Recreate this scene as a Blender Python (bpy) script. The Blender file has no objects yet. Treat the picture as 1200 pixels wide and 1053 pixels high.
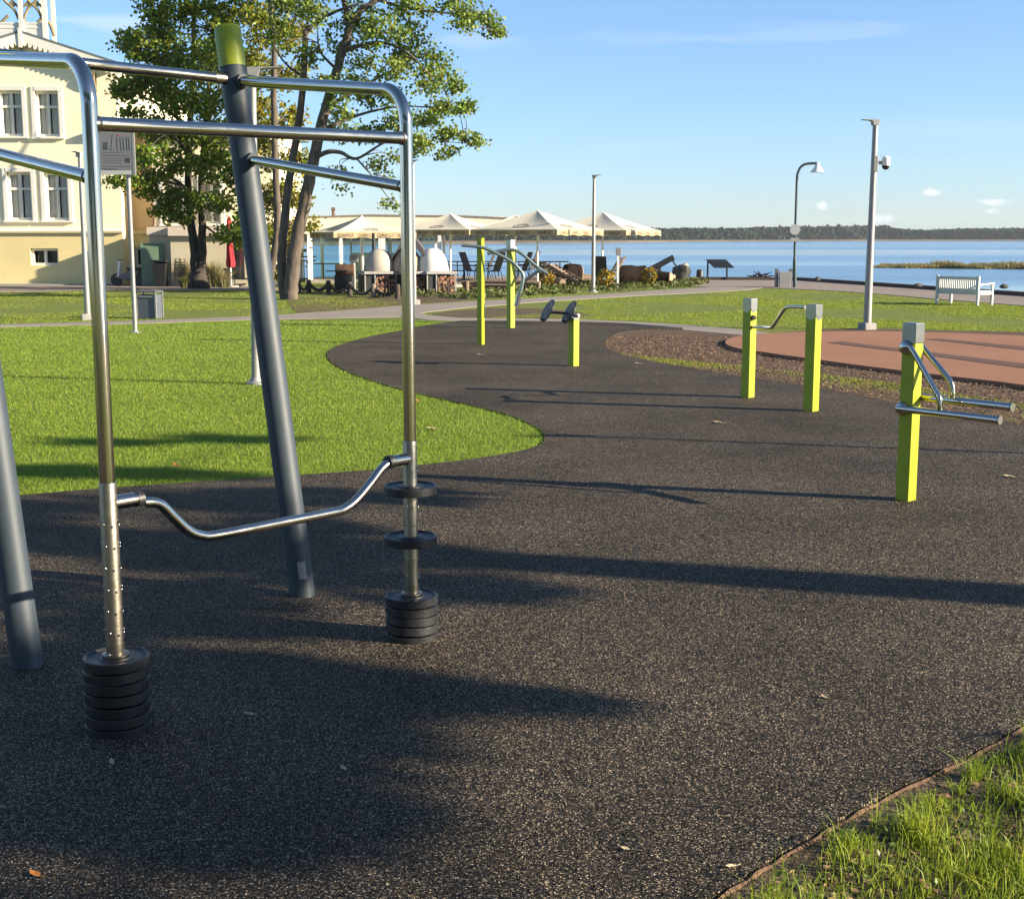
import bpy, math, random
import numpy as np
from mathutils import Vector, Matrix

R = math.radians
random.seed(7)
rng = np.random.default_rng(11)
SC = bpy.context.scene
COL = SC.collection

# ------------------------------------------------------------------ camera model
FPX, CX, CY, HOR, CAMH = 1560.0, 600.0, 526.5, 279.0, 1.9
PITCH = math.atan((CY - HOR) / FPX)
FW = Vector((0, math.cos(PITCH), -math.sin(PITCH)))
UP = Vector((0, math.sin(PITCH), math.cos(PITCH)))
CAM = Vector((0, 0, CAMH))
S = CAMH / 1.75


def ray(u, v):
    return FW + Vector((1, 0, 0)) * ((u - CX) / FPX) + UP * ((CY - v) / FPX)


def G(u, v, z=0.0):
    d = ray(u, v)
    return CAM + d * ((z - CAMH) / d.z)


def AT(u, v, Y):
    d = ray(u, v)
    return CAM + d * (Y / d.y)


def PLV(u, v, A, B):
    """point on the vertical plane through ground points A and B"""
    n = Vector((-(B - A).y, (B - A).x, 0))
    d = ray(u, v)
    return CAM + d * (n.dot(A - CAM) / n.dot(d))


def HV(P, v):
    d = ray(CX, v)
    return CAMH + d.z * P.y / d.y


SUN_EL, SUN_AZ = R(18.5), R(-15.0)       # azimuth counter-clockwise from +x
SUN = Vector((math.cos(SUN_EL) * math.cos(SUN_AZ), math.cos(SUN_EL) * math.sin(SUN_AZ), math.sin(SUN_EL)))

# ------------------------------------------------------------------ materials
MATS = {}


def _n(nt, t, **kw):
    n = nt.nodes.new(t)
    for k, v in kw.items():
        setattr(n, k, v)
    return n


def mat(name, col, rough=0.6, metal=0.0, var=0.0, scale=8.0, bump=0.0, bscale=60.0, col2=None, spec=0.5,
        trans=0.0, stretch=None, island=0.0, rvar=0.0, coat=0.0):
    if name in MATS:
        return MATS[name]
    m = bpy.data.materials.new(name)
    m.use_nodes = True
    nt = m.node_tree
    b = nt.nodes['Principled BSDF']
    b.inputs['Base Color'].default_value = (*col, 1)
    b.inputs['Roughness'].default_value = rough
    b.inputs['Metallic'].default_value = metal
    b.inputs['Specular IOR Level'].default_value = spec
    b.inputs['Coat Weight'].default_value = coat
    tc = _n(nt, 'ShaderNodeTexCoord')
    src = tc.outputs['Object']
    if stretch:
        mp = _n(nt, 'ShaderNodeMapping')
        mp.inputs['Scale'].default_value = stretch
        nt.links.new(src, mp.inputs['Vector'])
        src = mp.outputs['Vector']
    cout = None
    if var or col2:
        nz = _n(nt, 'ShaderNodeTexNoise')
        nz.inputs['Scale'].default_value = scale
        nz.inputs['Detail'].default_value = 6
        nz.inputs['Roughness'].default_value = 0.62
        nt.links.new(src, nz.inputs['Vector'])
        rp = _n(nt, 'ShaderNodeValToRGB')
        rp.color_ramp.elements[0].position = 0.32
        rp.color_ramp.elements[1].position = 0.68
        c2 = col2 or tuple(min(1, c * (1 + var)) for c in col)
        c1 = col if col2 else tuple(c * (1 - var) for c in col)
        rp.color_ramp.elements[0].color = (*c1, 1)
        rp.color_ramp.elements[1].color = (*c2, 1)
        nt.links.new(nz.outputs['Fac'], rp.inputs['Fac'])
        cout = rp.outputs['Color']
        if rvar:
            mr = _n(nt, 'ShaderNodeMapRange')
            mr.inputs['To Min'].default_value = max(0.02, rough - rvar)
            mr.inputs['To Max'].default_value = min(1, rough + rvar)
            nt.links.new(nz.outputs['Fac'], mr.inputs['Value'])
            nt.links.new(mr.outputs['Result'], b.inputs['Roughness'])
    if island:
        g = _n(nt, 'ShaderNodeNewGeometry')
        hs = _n(nt, 'ShaderNodeHueSaturation')
        mr = _n(nt, 'ShaderNodeMapRange')
        mr.inputs['To Min'].default_value = 0.5 - island * 0.055
        mr.inputs['To Max'].default_value = 0.5 + island * 0.03
        nt.links.new(g.outputs['Random Per Island'], mr.inputs['Value'])
        nt.links.new(mr.outputs['Result'], hs.inputs['Hue'])
        m2 = _n(nt, 'ShaderNodeMath', operation='MULTIPLY')
        m2.inputs[1].default_value = 7.13
        m3 = _n(nt, 'ShaderNodeMath', operation='FRACT')
        nt.links.new(g.outputs['Random Per Island'], m2.inputs[0])
        nt.links.new(m2.outputs[0], m3.inputs[0])
        mr2 = _n(nt, 'ShaderNodeMapRange')
        mr2.inputs['To Min'].default_value = 1 - island * 0.5
        mr2.inputs['To Max'].default_value = 1 + island * 0.5
        nt.links.new(m3.outputs[0], mr2.inputs['Value'])
        nt.links.new(mr2.outputs['Result'], hs.inputs['Value'])
        if cout:
            nt.links.new(cout, hs.inputs['Color'])
        else:
            hs.inputs['Color'].default_value = (*col, 1)
        cout = hs.outputs['Color']
    if cout:
        nt.links.new(cout, b.inputs['Base Color'])
    if bump:
        nb = _n(nt, 'ShaderNodeTexNoise')
        nb.inputs['Scale'].default_value = bscale
        nb.inputs['Detail'].default_value = 5
        nt.links.new(src, nb.inputs['Vector'])
        bp = _n(nt, 'ShaderNodeBump')
        bp.inputs['Strength'].default_value = min(1, bump)
        bp.inputs['Distance'].default_value = 0.02
        nt.links.new(nb.outputs['Fac'], bp.inputs['Height'])
        nt.links.new(bp.outputs['Normal'], b.inputs['Normal'])
    if trans:
        tr = _n(nt, 'ShaderNodeBsdfTranslucent')
        if cout:
            nt.links.new(cout, tr.inputs['Color'])
        else:
            tr.inputs['Color'].default_value = (*col, 1)
        mx = _n(nt, 'ShaderNodeMixShader')
        mx.inputs['Fac'].default_value = trans
        nt.links.new(b.outputs[0], mx.inputs[1])
        nt.links.new(tr.outputs[0], mx.inputs[2])
        nt.links.new(mx.outputs[0], nt.nodes['Material Output'].inputs['Surface'])
    MATS[name] = m
    return m


def glass_mat(name, tint=(0.8, 0.9, 0.92), alpha=0.25):
    m = bpy.data.materials.new(name)
    m.use_nodes = True
    nt = m.node_tree
    nt.nodes.remove(nt.nodes['Principled BSDF'])
    t = _n(nt, 'ShaderNodeBsdfTransparent')
    t.inputs[0].default_value = (*tint, 1)
    g = _n(nt, 'ShaderNodeBsdfGlossy')
    g.inputs['Roughness'].default_value = 0.03
    lw = _n(nt, 'ShaderNodeLayerWeight')
    lw.inputs['Blend'].default_value = alpha
    mx = _n(nt, 'ShaderNodeMixShader')
    nt.links.new(lw.outputs['Fresnel'], mx.inputs[0])
    nt.links.new(t.outputs[0], mx.inputs[1])
    nt.links.new(g.outputs[0], mx.inputs[2])
    nt.links.new(mx.outputs[0], nt.nodes['Material Output'].inputs['Surface'])
    return m


# ------------------------------------------------------------------ objects
FRAMES = {}


def tag(o, label=None, cat=None, group=None, kind=None):
    if label:
        o['label'] = label
    if cat:
        o['category'] = cat
    if group:
        o['group'] = group
    if kind:
        o['kind'] = kind
    return o


def thing(name, label, cat, loc=(0, 0, 0), rz=0.0, group=None):
    o = bpy.data.objects.new(name, None)
    o.empty_display_size = 0.1
    COL.objects.link(o)
    o.location = loc
    o.rotation_euler = (0, 0, rz)
    FRAMES[o.name] = Matrix.Translation(Vector(loc)) @ Matrix.Rotation(rz, 4, 'Z')
    return tag(o, label, cat, group)


def copy_thing(o, loc, rz, label, group=None):
    def cp(a, par):
        c = a.copy()
        COL.objects.link(c)
        c.parent = par
        for k in [x for x in bpy.data.objects if x.parent == a]:
            cp(k, c)
        return c
    c = cp(o, None)
    c.location = loc
    c.rotation_euler = (0, 0, rz)
    c['label'] = label
    if group:
        c['group'] = group
    return c


def catmull(P, n=6, closed=False):
    P = [Vector(p) for p in P]
    out = []
    N = len(P)
    rngi = range(N) if closed else range(N - 1)
    for i in rngi:
        if closed:
            a, b, c, d = P[i - 1], P[i], P[(i + 1) % N], P[(i + 2) % N]
        else:
            b, c = P[i], P[i + 1]
            a = P[i - 1] if i else b * 2 - c
            d = P[i + 2] if i + 2 < N else c * 2 - b
        for k in range(n):
            t = k / n
            out.append(0.5 * ((2 * b) + (c - a) * t + (2 * a - 5 * b + 4 * c - d) * t * t + (3 * b - a - 3 * c + d) * t ** 3))
    if not closed:
        out.append(P[-1])
    return out


class MB:
    def __init__(self):
        self.v, self.f = [], []

    def add(self, vs, fs):
        k = len(self.v)
        self.v += [Vector(p) for p in vs]
        self.f += [tuple(i + k for i in f) for f in fs]
        return self

    def box(self, c, s, rz=0.0, rx=0.0, ry=0.0):
        c = Vector(c)
        M = Matrix.Rotation(rz, 3, 'Z') @ Matrix.Rotation(ry, 3, 'Y') @ Matrix.Rotation(rx, 3, 'X')
        vs = [c + M @ Vector((x * s[0] / 2, y * s[1] / 2, z * s[2] / 2)) for x in (-1, 1) for y in (-1, 1) for z in (-1, 1)]
        return self.add(vs, [(0, 1, 3, 2), (4, 6, 7, 5), (0, 4, 5, 1), (2, 3, 7, 6), (0, 2, 6, 4), (1, 5, 7, 3)])

    def bar(self, p0, p1, w, h, up=(0, 0, 1)):
        """rectangular bar between two points"""
        p0, p1 = Vector(p0), Vector(p1)
        d = (p1 - p0).normalized()
        s = d.cross(Vector(up))
        if s.length < 1e-4:
            s = d.cross(Vector((1, 0, 0)))
        s.normalize()
        t = s.cross(d)
        vs = [p + s * (a * w / 2) + t * (b * h / 2) for p in (p0, p1) for a, b in ((-1, -1), (1, -1), (1, 1), (-1, 1))]
        return self.add(vs, [(3, 2, 1, 0), (4, 5, 6, 7), (0, 1, 5, 4), (1, 2, 6, 5), (2, 3, 7, 6), (3, 0, 4, 7)])

    def tube(self, P, r, n=12, caps=True):
        P = [Vector(p) for p in P]
        rr = r if isinstance(r, (list, tuple)) else [r] * len(P)
        T = []
        for i in range(len(P)):
            a = P[max(i - 1, 0)]
            b = P[min(i + 1, len(P) - 1)]
            T.append((b - a).normalized())
        ref = Vector((0, 0, 1)) if abs(T[0].z) < 0.9 else Vector((1, 0, 0))
        nrm = (ref - T[0] * ref.dot(T[0])).normalized()
        vs = []
        for i in range(len(P)):
            nrm = (nrm - T[i] * nrm.dot(T[i])).normalized()
            bi = T[i].cross(nrm)
            for k in range(n):
                a = 2 * math.pi * k / n
                vs.append(P[i] + (nrm * math.cos(a) + bi * math.sin(a)) * rr[i])
        fs = []
        for i in range(len(P) - 1):
            for k in range(n):
                k2 = (k + 1) % n
                fs.append((i * n + k, i * n + k2, (i + 1) * n + k2, (i + 1) * n + k))
        if caps:
            fs.append(tuple(range(n - 1, -1, -1)))
            fs.append(tuple((len(P) - 1) * n + k for k in range(n)))
        return self.add(vs, fs)

    def lathe(self, prof, c=(0, 0, 0), n=24, axis=None):
        """prof: list of (radius, height) about z (or about axis)"""
        c = Vector(c)
        Q = Vector((0, 0, 1)).rotation_difference(Vector(axis)).to_matrix() if axis is not None else Matrix.Identity(3)
        vs, fs = [], []
        for r, z in prof:
            for k in range(n):
                a = 2 * math.pi * k / n
                vs.append(c + Q @ Vector((r * math.cos(a), r * math.sin(a), z)))
        for i in range(len(prof) - 1):
            for k in range(n):
                k2 = (k + 1) % n
                fs.append((i * n + k, i * n + k2, (i + 1) * n + k2, (i + 1) * n + k))
        fs.append(tuple(range(n - 1, -1, -1)))
        fs.append(tuple((len(prof) - 1) * n + k for k in range(n)))
        return self.add(vs, fs)

    def prism(self, poly, d):
        """extrude a polygon (3-D points, planar) by vector d"""
        d = Vector(d)
        n = len(poly)
        vs = [Vector(p) for p in poly] + [Vector(p) + d for p in poly]
        fs = [tuple(range(n - 1, -1, -1)), tuple(range(n, 2 * n))] + [(i, (i + 1) % n, n + (i + 1) % n, n + i) for i in range(n)]
        return self.add(vs, fs)

    def blob(self, c, r, seed=0, amp=0.2, n=10, m=7):
        rd = random.Random(seed)
        c = Vector(c)
        ph = [rd.uniform(0, 6.28) for _ in range(6)]
        vs, fs = [], []
        for i in range(m + 1):
            th = math.pi * i / m
            for k in range(n):
                a = 2 * math.pi * k / n
                q = 1 + amp * (math.sin(2 * a + ph[0] + th) * .5 + math.sin(3 * a + ph[1]) * .3 + math.sin(3 * th + ph[2]) * .4 + rd.uniform(-.3, .3))
                vs.append(c + Vector((r[0] * math.sin(th) * math.cos(a) * q, r[1] * math.sin(th) * math.sin(a) * q, r[2] * math.cos(th) * q)))
        for i in range(m):
            for k in range(n):
                k2 = (k + 1) % n
                fs.append((i * n + k, (i + 1) * n + k, (i + 1) * n + k2, i * n + k2))
        return self.add(vs, fs)

    def build(self, name, m, parent=None, smooth=False, world=True, bevel=0.0, label=None, angle=40):
        me = bpy.data.meshes.new(name)
        root = parent
        while root is not None and root.parent is not None:
            root = root.parent
        vs = self.v
        if world and root is not None and root.name in FRAMES:
            Mi = FRAMES[root.name].inverted()
            vs = [Mi @ p for p in vs]
        me.from_pydata([tuple(p) for p in vs], [], self.f)
        me.update()
        if smooth:
            me.shade_smooth()
            me.set_sharp_from_angle(angle=R(angle))
        me.materials.append(m)
        o = bpy.data.objects.new(name, me)
        COL.objects.link(o)
        if parent is not None:
            o.parent = parent
        if bevel:
            b = o.modifiers.new('bevel', 'BEVEL')
            b.width = bevel
            b.segments = 2
            b.limit_method = 'ANGLE'
        if label:
            o['label'] = label
        return o


def np_mesh(name, verts, faces, m, parent=None, kind=None):
    """numpy verts (N,3) and faces (M,k)"""
    me = bpy.data.meshes.new(name)
    k = faces.shape[1]
    me.vertices.add(len(verts))
    me.vertices.foreach_set('co', np.ascontiguousarray(verts, dtype=np.float32).ravel())
    me.loops.add(faces.size)
    me.loops.foreach_set('vertex_index', np.ascontiguousarray(faces, dtype=np.int32).ravel())
    me.polygons.add(len(faces))
    me.polygons.foreach_set('loop_start', np.arange(0, faces.size, k, dtype=np.int32))
    me.update(calc_edges=True)
    me.validate()
    me.materials.append(m)
    o = bpy.data.objects.new(name, me)
    COL.objects.link(o)
    if parent is not None:
        o.parent = parent
    return o


def inside(poly, x, y):
    px = np.array([p[0] for p in poly])
    py = np.array([p[1] for p in poly])
    c = np.zeros(x.shape, bool)
    j = len(px) - 1
    for i in range(len(px)):
        t = ((py[i] > y) != (py[j] > y)) & (x < (px[j] - px[i]) * (y - py[i]) / (py[j] - py[i] + 1e-12) + px[i])
        c ^= t
        j = i
    return c


def blades(pts, z0, h, w, lean=0.5):
    """one curved two-segment blade per point; returns verts, tri faces"""
    n = len(pts)
    a = rng.uniform(0, 2 * np.pi, n)
    la = rng.uniform(0, 2 * np.pi, n)
    ll = rng.uniform(0.05, lean, n) * h
    dx, dy = np.cos(a) * w / 2, np.sin(a) * w / 2
    lx, ly = np.cos(la) * ll, np.sin(la) * ll
    V = np.zeros((n, 5, 3))
    x, y = pts[:, 0], pts[:, 1]
    V[:, 0] = np.stack([x - dx, y - dy, np.full(n, z0)], 1)
    V[:, 1] = np.stack([x + dx, y + dy, np.full(n, z0)], 1)
    mx, my = x + lx * .3, y + ly * .3
    V[:, 2] = np.stack([mx + dx * .75, my + dy * .75, z0 + h * .55], 1)
    V[:, 3] = np.stack([mx - dx * .75, my - dy * .75, z0 + h * .55], 1)
    V[:, 4] = np.stack([x + lx, y + ly, z0 + h * (1 - .25 * (ll / h))], 1)
    b = np.arange(n)[:, None] * 5
    F = np.concatenate([b + np.array([[0, 1, 2]]), b + np.array([[0, 2, 3]]), b + np.array([[3, 2, 4]])], 0)
    return V.reshape(-1, 3), F


def leaf_cards(C, size, jit=0.3, droop=0.35):
    """four-cornered folded leaves at points C"""
    n = len(C)
    ax = rng.normal(size=(n, 3))
    ax[:, 2] -= droop
    ax /= np.linalg.norm(ax, axis=1)[:, None]
    r2 = rng.normal(size=(n, 3))
    sd = np.cross(ax, r2)
    sd /= np.linalg.norm(sd, axis=1)[:, None]
    nm = np.cross(ax, sd)
    s = size * rng.uniform(1 - jit, 1 + jit, n)[:, None]
    V = np.zeros((n, 6, 3))
    V[:, 0] = C - ax * s * .5
    V[:, 1] = C + sd * s * .42 - ax * s * .12 + nm * s * .1
    V[:, 2] = C + sd * s * .26 + ax * s * .25 + nm * s * .06
    V[:, 3] = C + ax * s * .55
    V[:, 4] = C - sd * s * .26 + ax * s * .25 + nm * s * .06
    V[:, 5] = C - sd * s * .42 - ax * s * .12 + nm * s * .1
    b = np.arange(n)[:, None] * 6
    F = np.concatenate([b + np.array([[0, 1, 2, 3]]), b + np.array([[0, 3, 4, 5]])], 0)
    return V.reshape(-1, 3), F


def sheet(name, outline, z, m, label, cat, kind='structure', skirt=0.05):
    mb = MB()
    pts = [Vector((p[0], p[1], z)) for p in outline]
    mb.prism([p - Vector((0, 0, skirt)) for p in pts], (0, 0, skirt))
    # make the prism wind upward
    a = sum(pts[i].x * pts[(i + 1) % len(pts)].y - pts[(i + 1) % len(pts)].x * pts[i].y for i in range(len(pts)))
    if a < 0:
        mb.f = [tuple(reversed(f)) for f in mb.f]
    o = mb.build(name, m)
    return tag(o, label, cat, None, kind)

# ------------------------------------------------------------------ camera, world, sun
cam = bpy.data.cameras.new('camera')
cam.sensor_fit = 'HORIZONTAL'
cam.angle = 2 * math.atan(CX / FPX)
cam.clip_end = 20000
cam.clip_start = 0.05
co = bpy.data.objects.new('camera', cam)
co.location = CAM
co.rotation_euler = (math.pi / 2 - PITCH, 0, 0)
COL.objects.link(co)
SC.camera = co
vs_ = SC.view_settings
vs_.view_transform = 'Standard'
vs_.look = 'None'
vs_.gamma = 1
vs_.exposure = 1.5

W = bpy.data.worlds.new('World')
SC.world = W
W.use_nodes = True
nt = W.node_tree
sky = _n(nt, 'ShaderNodeTexSky', sky_type='NISHITA')
sky.sun_disc = False
sky.sun_elevation = SUN_EL
sky.sun_rotation = math.pi / 2 - SUN_AZ
sky.air_density = 1.0
sky.dust_density = 0.2
sky.ozone_density = 3.5
bg = nt.nodes['Background']
bg.inputs['Strength'].default_value = 0.072
tc = _n(nt, 'ShaderNodeTexCoord')
tint = _n(nt, 'ShaderNodeMix', data_type='RGBA', blend_type='MULTIPLY')
tint.inputs['Factor'].default_value = 1
tcz = _n(nt, 'ShaderNodeTexCoord')
spz = _n(nt, 'ShaderNodeSeparateXYZ')
nt.links.new(tcz.outputs['Generated'], spz.inputs[0])
rpz = _n(nt, 'ShaderNodeValToRGB')
rpz.color_ramp.elements[0].position = .0
rpz.color_ramp.elements[0].color = (.74, .86, 1.16, 1)
rpz.color_ramp.elements[1].position = .30
rpz.color_ramp.elements[1].color = (.96, .97, 1.02, 1)
nt.links.new(spz.outputs['Z'], rpz.inputs['Fac'])
nt.links.new(rpz.outputs['Color'], tint.inputs['B'])
nt.links.new(sky.outputs[0], tint.inputs['A'])
last = tint.outputs['Result']
# small fair-weather clouds low over the lake and thin streaks higher up
nz = _n(nt, 'ShaderNodeTexNoise')
nz.inputs['Scale'].default_value = 95
nz.inputs['Detail'].default_value = 5
nt.links.new(tc.outputs['Generated'], nz.inputs['Vector'])
nz2 = _n(nt, 'ShaderNodeTexNoise')
nz2.inputs['Scale'].default_value = 14
nz2.inputs['Detail'].default_value = 6
mp = _n(nt, 'ShaderNodeMapping')
mp.inputs['Scale'].default_value = (1, 1, 7)
nt.links.new(tc.outputs['Generated'], mp.inputs['Vector'])
nt.links.new(mp.outputs['Vector'], nz2.inputs['Vector'])
CLOUDS = [(963, 242, 7, 5, .7, nz), (1092, 226, 17, 5, .7, nz), (1165, 236, 17, 5, .65, nz), (1030, 256, 16, 5, .6, nz), (1240, 228, 26, 8, .6, nz), (1160, 248, 9, 4, .45, nz),
          (140, 30, 60, 16, .3, nz2), (560, 50, 60, 14, .16, nz2), (950, 40, 130, 12, .12, nz2), (740, 45, 110, 9, .10, nz2), (1180, 150, 160, 16, .07, nz2), (740, 172, 60, 6, .07, nz2), (180, 236, 60, 8, .3, nz)]
for (u, v, ru, rv, k, nsrc) in CLOUDS:
    d = ray(u, v).normalized()
    sb = _n(nt, 'ShaderNodeVectorMath', operation='SUBTRACT')
    sb.inputs[1].default_value = d
    nt.links.new(tc.outputs['Generated'], sb.inputs[0])
    ml = _n(nt, 'ShaderNodeVectorMath', operation='MULTIPLY')
    ml.inputs[1].default_value = (FPX / ru, FPX / ru, FPX / rv)
    nt.links.new(sb.outputs[0], ml.inputs[0])
    ln = _n(nt, 'ShaderNodeVectorMath', operation='LENGTH')
    nt.links.new(ml.outputs[0], ln.inputs[0])
    # fac = clamp((noise*2 - length) ) 
    ma = _n(nt, 'ShaderNodeMath', operation='MULTIPLY_ADD')
    ma.inputs[1].default_value = 2.6
    ma.inputs[2].default_value = -0.25
    nt.links.new(nsrc.outputs['Fac'], ma.inputs[0])
    mb_ = _n(nt, 'ShaderNodeMath', operation='SUBTRACT')
    nt.links.new(ma.outputs[0], mb_.inputs[0])
    nt.links.new(ln.outputs['Value'], mb_.inputs[1])
    mr = _n(nt, 'ShaderNodeMapRange')
    mr.interpolation_type = 'SMOOTHSTEP'
    mr.inputs['From Min'].default_value = 0.0
    mr.inputs['From Max'].default_value = 0.9
    mr.inputs['To Max'].default_value = k
    nt.links.new(mb_.outputs[0], mr.inputs['Value'])
    mx = _n(nt, 'ShaderNodeMix', data_type='RGBA')
    nt.links.new(mr.outputs['Result'], mx.inputs['Factor'])
    nt.links.new(last, mx.inputs['A'])
    mx.inputs['B'].default_value = (5.4, 5.5, 5.8, 1)
    last = mx.outputs['Result']
nt.links.new(last, bg.inputs['Color'])

sl = bpy.data.lights.new('sun', 'SUN')
sl.energy = 5.0
sl.angle = R(0.53)
sl.color = (1.0, 0.86, 0.66)
so = bpy.data.objects.new('sun', sl)
so.rotation_euler = (-SUN).to_track_quat('-Z', 'Y').to_euler()
so.location = (30, -10, 20)
COL.objects.link(so)

# ------------------------------------------------------------------ palette
steel = mat('brushed_steel', (.52, .47, .40), rough=.13, metal=1, var=.06, scale=14, stretch=(1, 1, .15), rvar=.07)
steel_dull = mat('dull_steel', (.31, .275, .22), rough=.36, metal=1, var=.10, scale=20, bump=.05, bscale=90, rvar=.08)
steel_pale = mat('matt_steel', (.33, .33, .31), rough=.30, metal=1, var=.06, scale=10)
grey_post = mat('grey_powder_coat', (.030, .043, .056), rough=.55, var=.10, scale=9, bump=.04, bscale=250, rvar=.06)
lime = mat('lime_paint', (.30, .345, .004), rough=.45, var=.07, scale=5, bump=.03, bscale=200, rvar=.06)
lime_cap = mat('lime_cap_plastic', (.27, .32, .008), rough=.5, var=.08, scale=12)
rubber_black = mat('black_rubber', (.016, .016, .017), rough=.42, var=.35, scale=14, bump=.15, bscale=120, rvar=.12)
plastic_black = mat('black_plastic', (.012, .013, .018), rough=.35, var=.25, scale=12)
blackmetal = mat('black_metal', (.012, .012, .012), rough=.5, var=.3, scale=6)
white = mat('white_paint', (.78, .78, .75), rough=.5, var=.05, scale=3)
lamp_grey = mat('galvanised_pole', (.28, .28, .265), rough=.5, metal=.4, var=.08, scale=6)
concrete = mat('concrete', (.30, .28, .26), rough=.9, var=.2, scale=9, bump=.3, bscale=60)
bark = mat('tree_bark', (.060, .047, .036), rough=.95, col2=(.14, .11, .082), scale=7, bump=.8, bscale=22, stretch=(1, 1, .3))
wood = mat('weathered_wood', (.20, .145, .10), rough=.85, var=.35, scale=9, bump=.3, bscale=40)
wood_dark = mat('dark_wood', (.055, .04, .03), rough=.85, var=.35, scale=9, bump=.3, bscale=40)
wood_cut = mat('cut_wood', (.48, .30, .17), rough=.85, var=.3, scale=14)
glass = glass_mat('clear_glass')

# ------------------------------------------------------------------ ground materials


def rubber_ground():
    m = bpy.data.materials.new('rubber_granulate')
    m.use_nodes = True
    nt = m.node_tree
    b = nt.nodes['Principled BSDF']
    tc = _n(nt, 'ShaderNodeTexCoord')
    vo = _n(nt, 'ShaderNodeTexVoronoi')
    vo.inputs['Scale'].default_value = 185
    nt.links.new(tc.outputs['Object'], vo.inputs['Vector'])
    sep = _n(nt, 'ShaderNodeSeparateColor')
    nt.links.new(vo.outputs['Color'], sep.inputs[0])
    rp = _n(nt, 'ShaderNodeValToRGB')
    e = rp.color_ramp.elements
    e[0].position, e[0].color = 0.0, (.0125, .0098, .0070, 1)
    e[1].position, e[1].color = 0.55, (.028, .0222, .0158, 1)
    for p, c in ((.72, (.064, .0505, .0355, 1)), (.84, (.14, .110, .076, 1)), (.93, (.27, .215, .15, 1)), (1.0, (.46, .38, .28, 1))):
        x = e.new(p)
        x.color = c
    nt.links.new(sep.outputs[2], rp.inputs['Fac'])
    # broad wear and dust
    nz = _n(nt, 'ShaderNodeTexNoise')
    nz.inputs['Scale'].default_value = .55
    nz.inputs['Detail'].default_value = 7
    nz.inputs['Roughness'].default_value = .65
    nt.links.new(tc.outputs['Object'], nz.inputs['Vector'])
    mr = _n(nt, 'ShaderNodeMapRange')
    mr.inputs['From Min'].default_value = .3
    mr.inputs['From Max'].default_value = .7
    mr.inputs['To Min'].default_value = .62
    mr.inputs['To Max'].default_value = 1.38
    nt.links.new(nz.outputs['Fac'], mr.inputs['Value'])
    mx = _n(nt, 'ShaderNodeMix', data_type='RGBA', blend_type='MULTIPLY')
    mx.inputs['Factor'].default_value = 1
    nt.links.new(rp.outputs['Color'], mx.inputs['A'])
    cb = _n(nt, 'ShaderNodeCombineColor')
    for i in range(3):
        nt.links.new(mr.outputs['Result'], cb.inputs[i])
    nt.links.new(cb.outputs[0], mx.inputs['B'])
    nt.links.new(mx.outputs['Result'], b.inputs['Base Color'])
    b.inputs['Roughness'].default_value = .75
    b.inputs['Specular IOR Level'].default_value = .12
    bp = _n(nt, 'ShaderNodeBump')
    bp.inputs['Strength'].default_value = .7
    bp.inputs['Distance'].default_value = .004
    bp.invert = True
    nt.links.new(vo.outputs['Distance'], bp.inputs['Height'])
    # every granule is tilted its own way
    tl = _n(nt, 'ShaderNodeVectorMath', operation='MULTIPLY_ADD')
    tl.inputs[1].default_value = (1.7, 1.7, .3)
    tl.inputs[2].default_value = (-.85, -.85, -.15)
    nt.links.new(vo.outputs['Color'], tl.inputs[0])
    ge = _n(nt, 'ShaderNodeNewGeometry')
    ad = _n(nt, 'ShaderNodeVectorMath', operation='ADD')
    nt.links.new(tl.outputs[0], ad.inputs[0])
    nt.links.new(ge.outputs['Normal'], ad.inputs[1])
    nm_ = _n(nt, 'ShaderNodeVectorMath', operation='NORMALIZE')
    nt.links.new(ad.outputs[0], nm_.inputs[0])
    nt.links.new(nm_.outputs[0], bp.inputs['Normal'])
    nt.links.new(bp.outputs['Normal'], b.inputs['Normal'])
    return m


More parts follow.
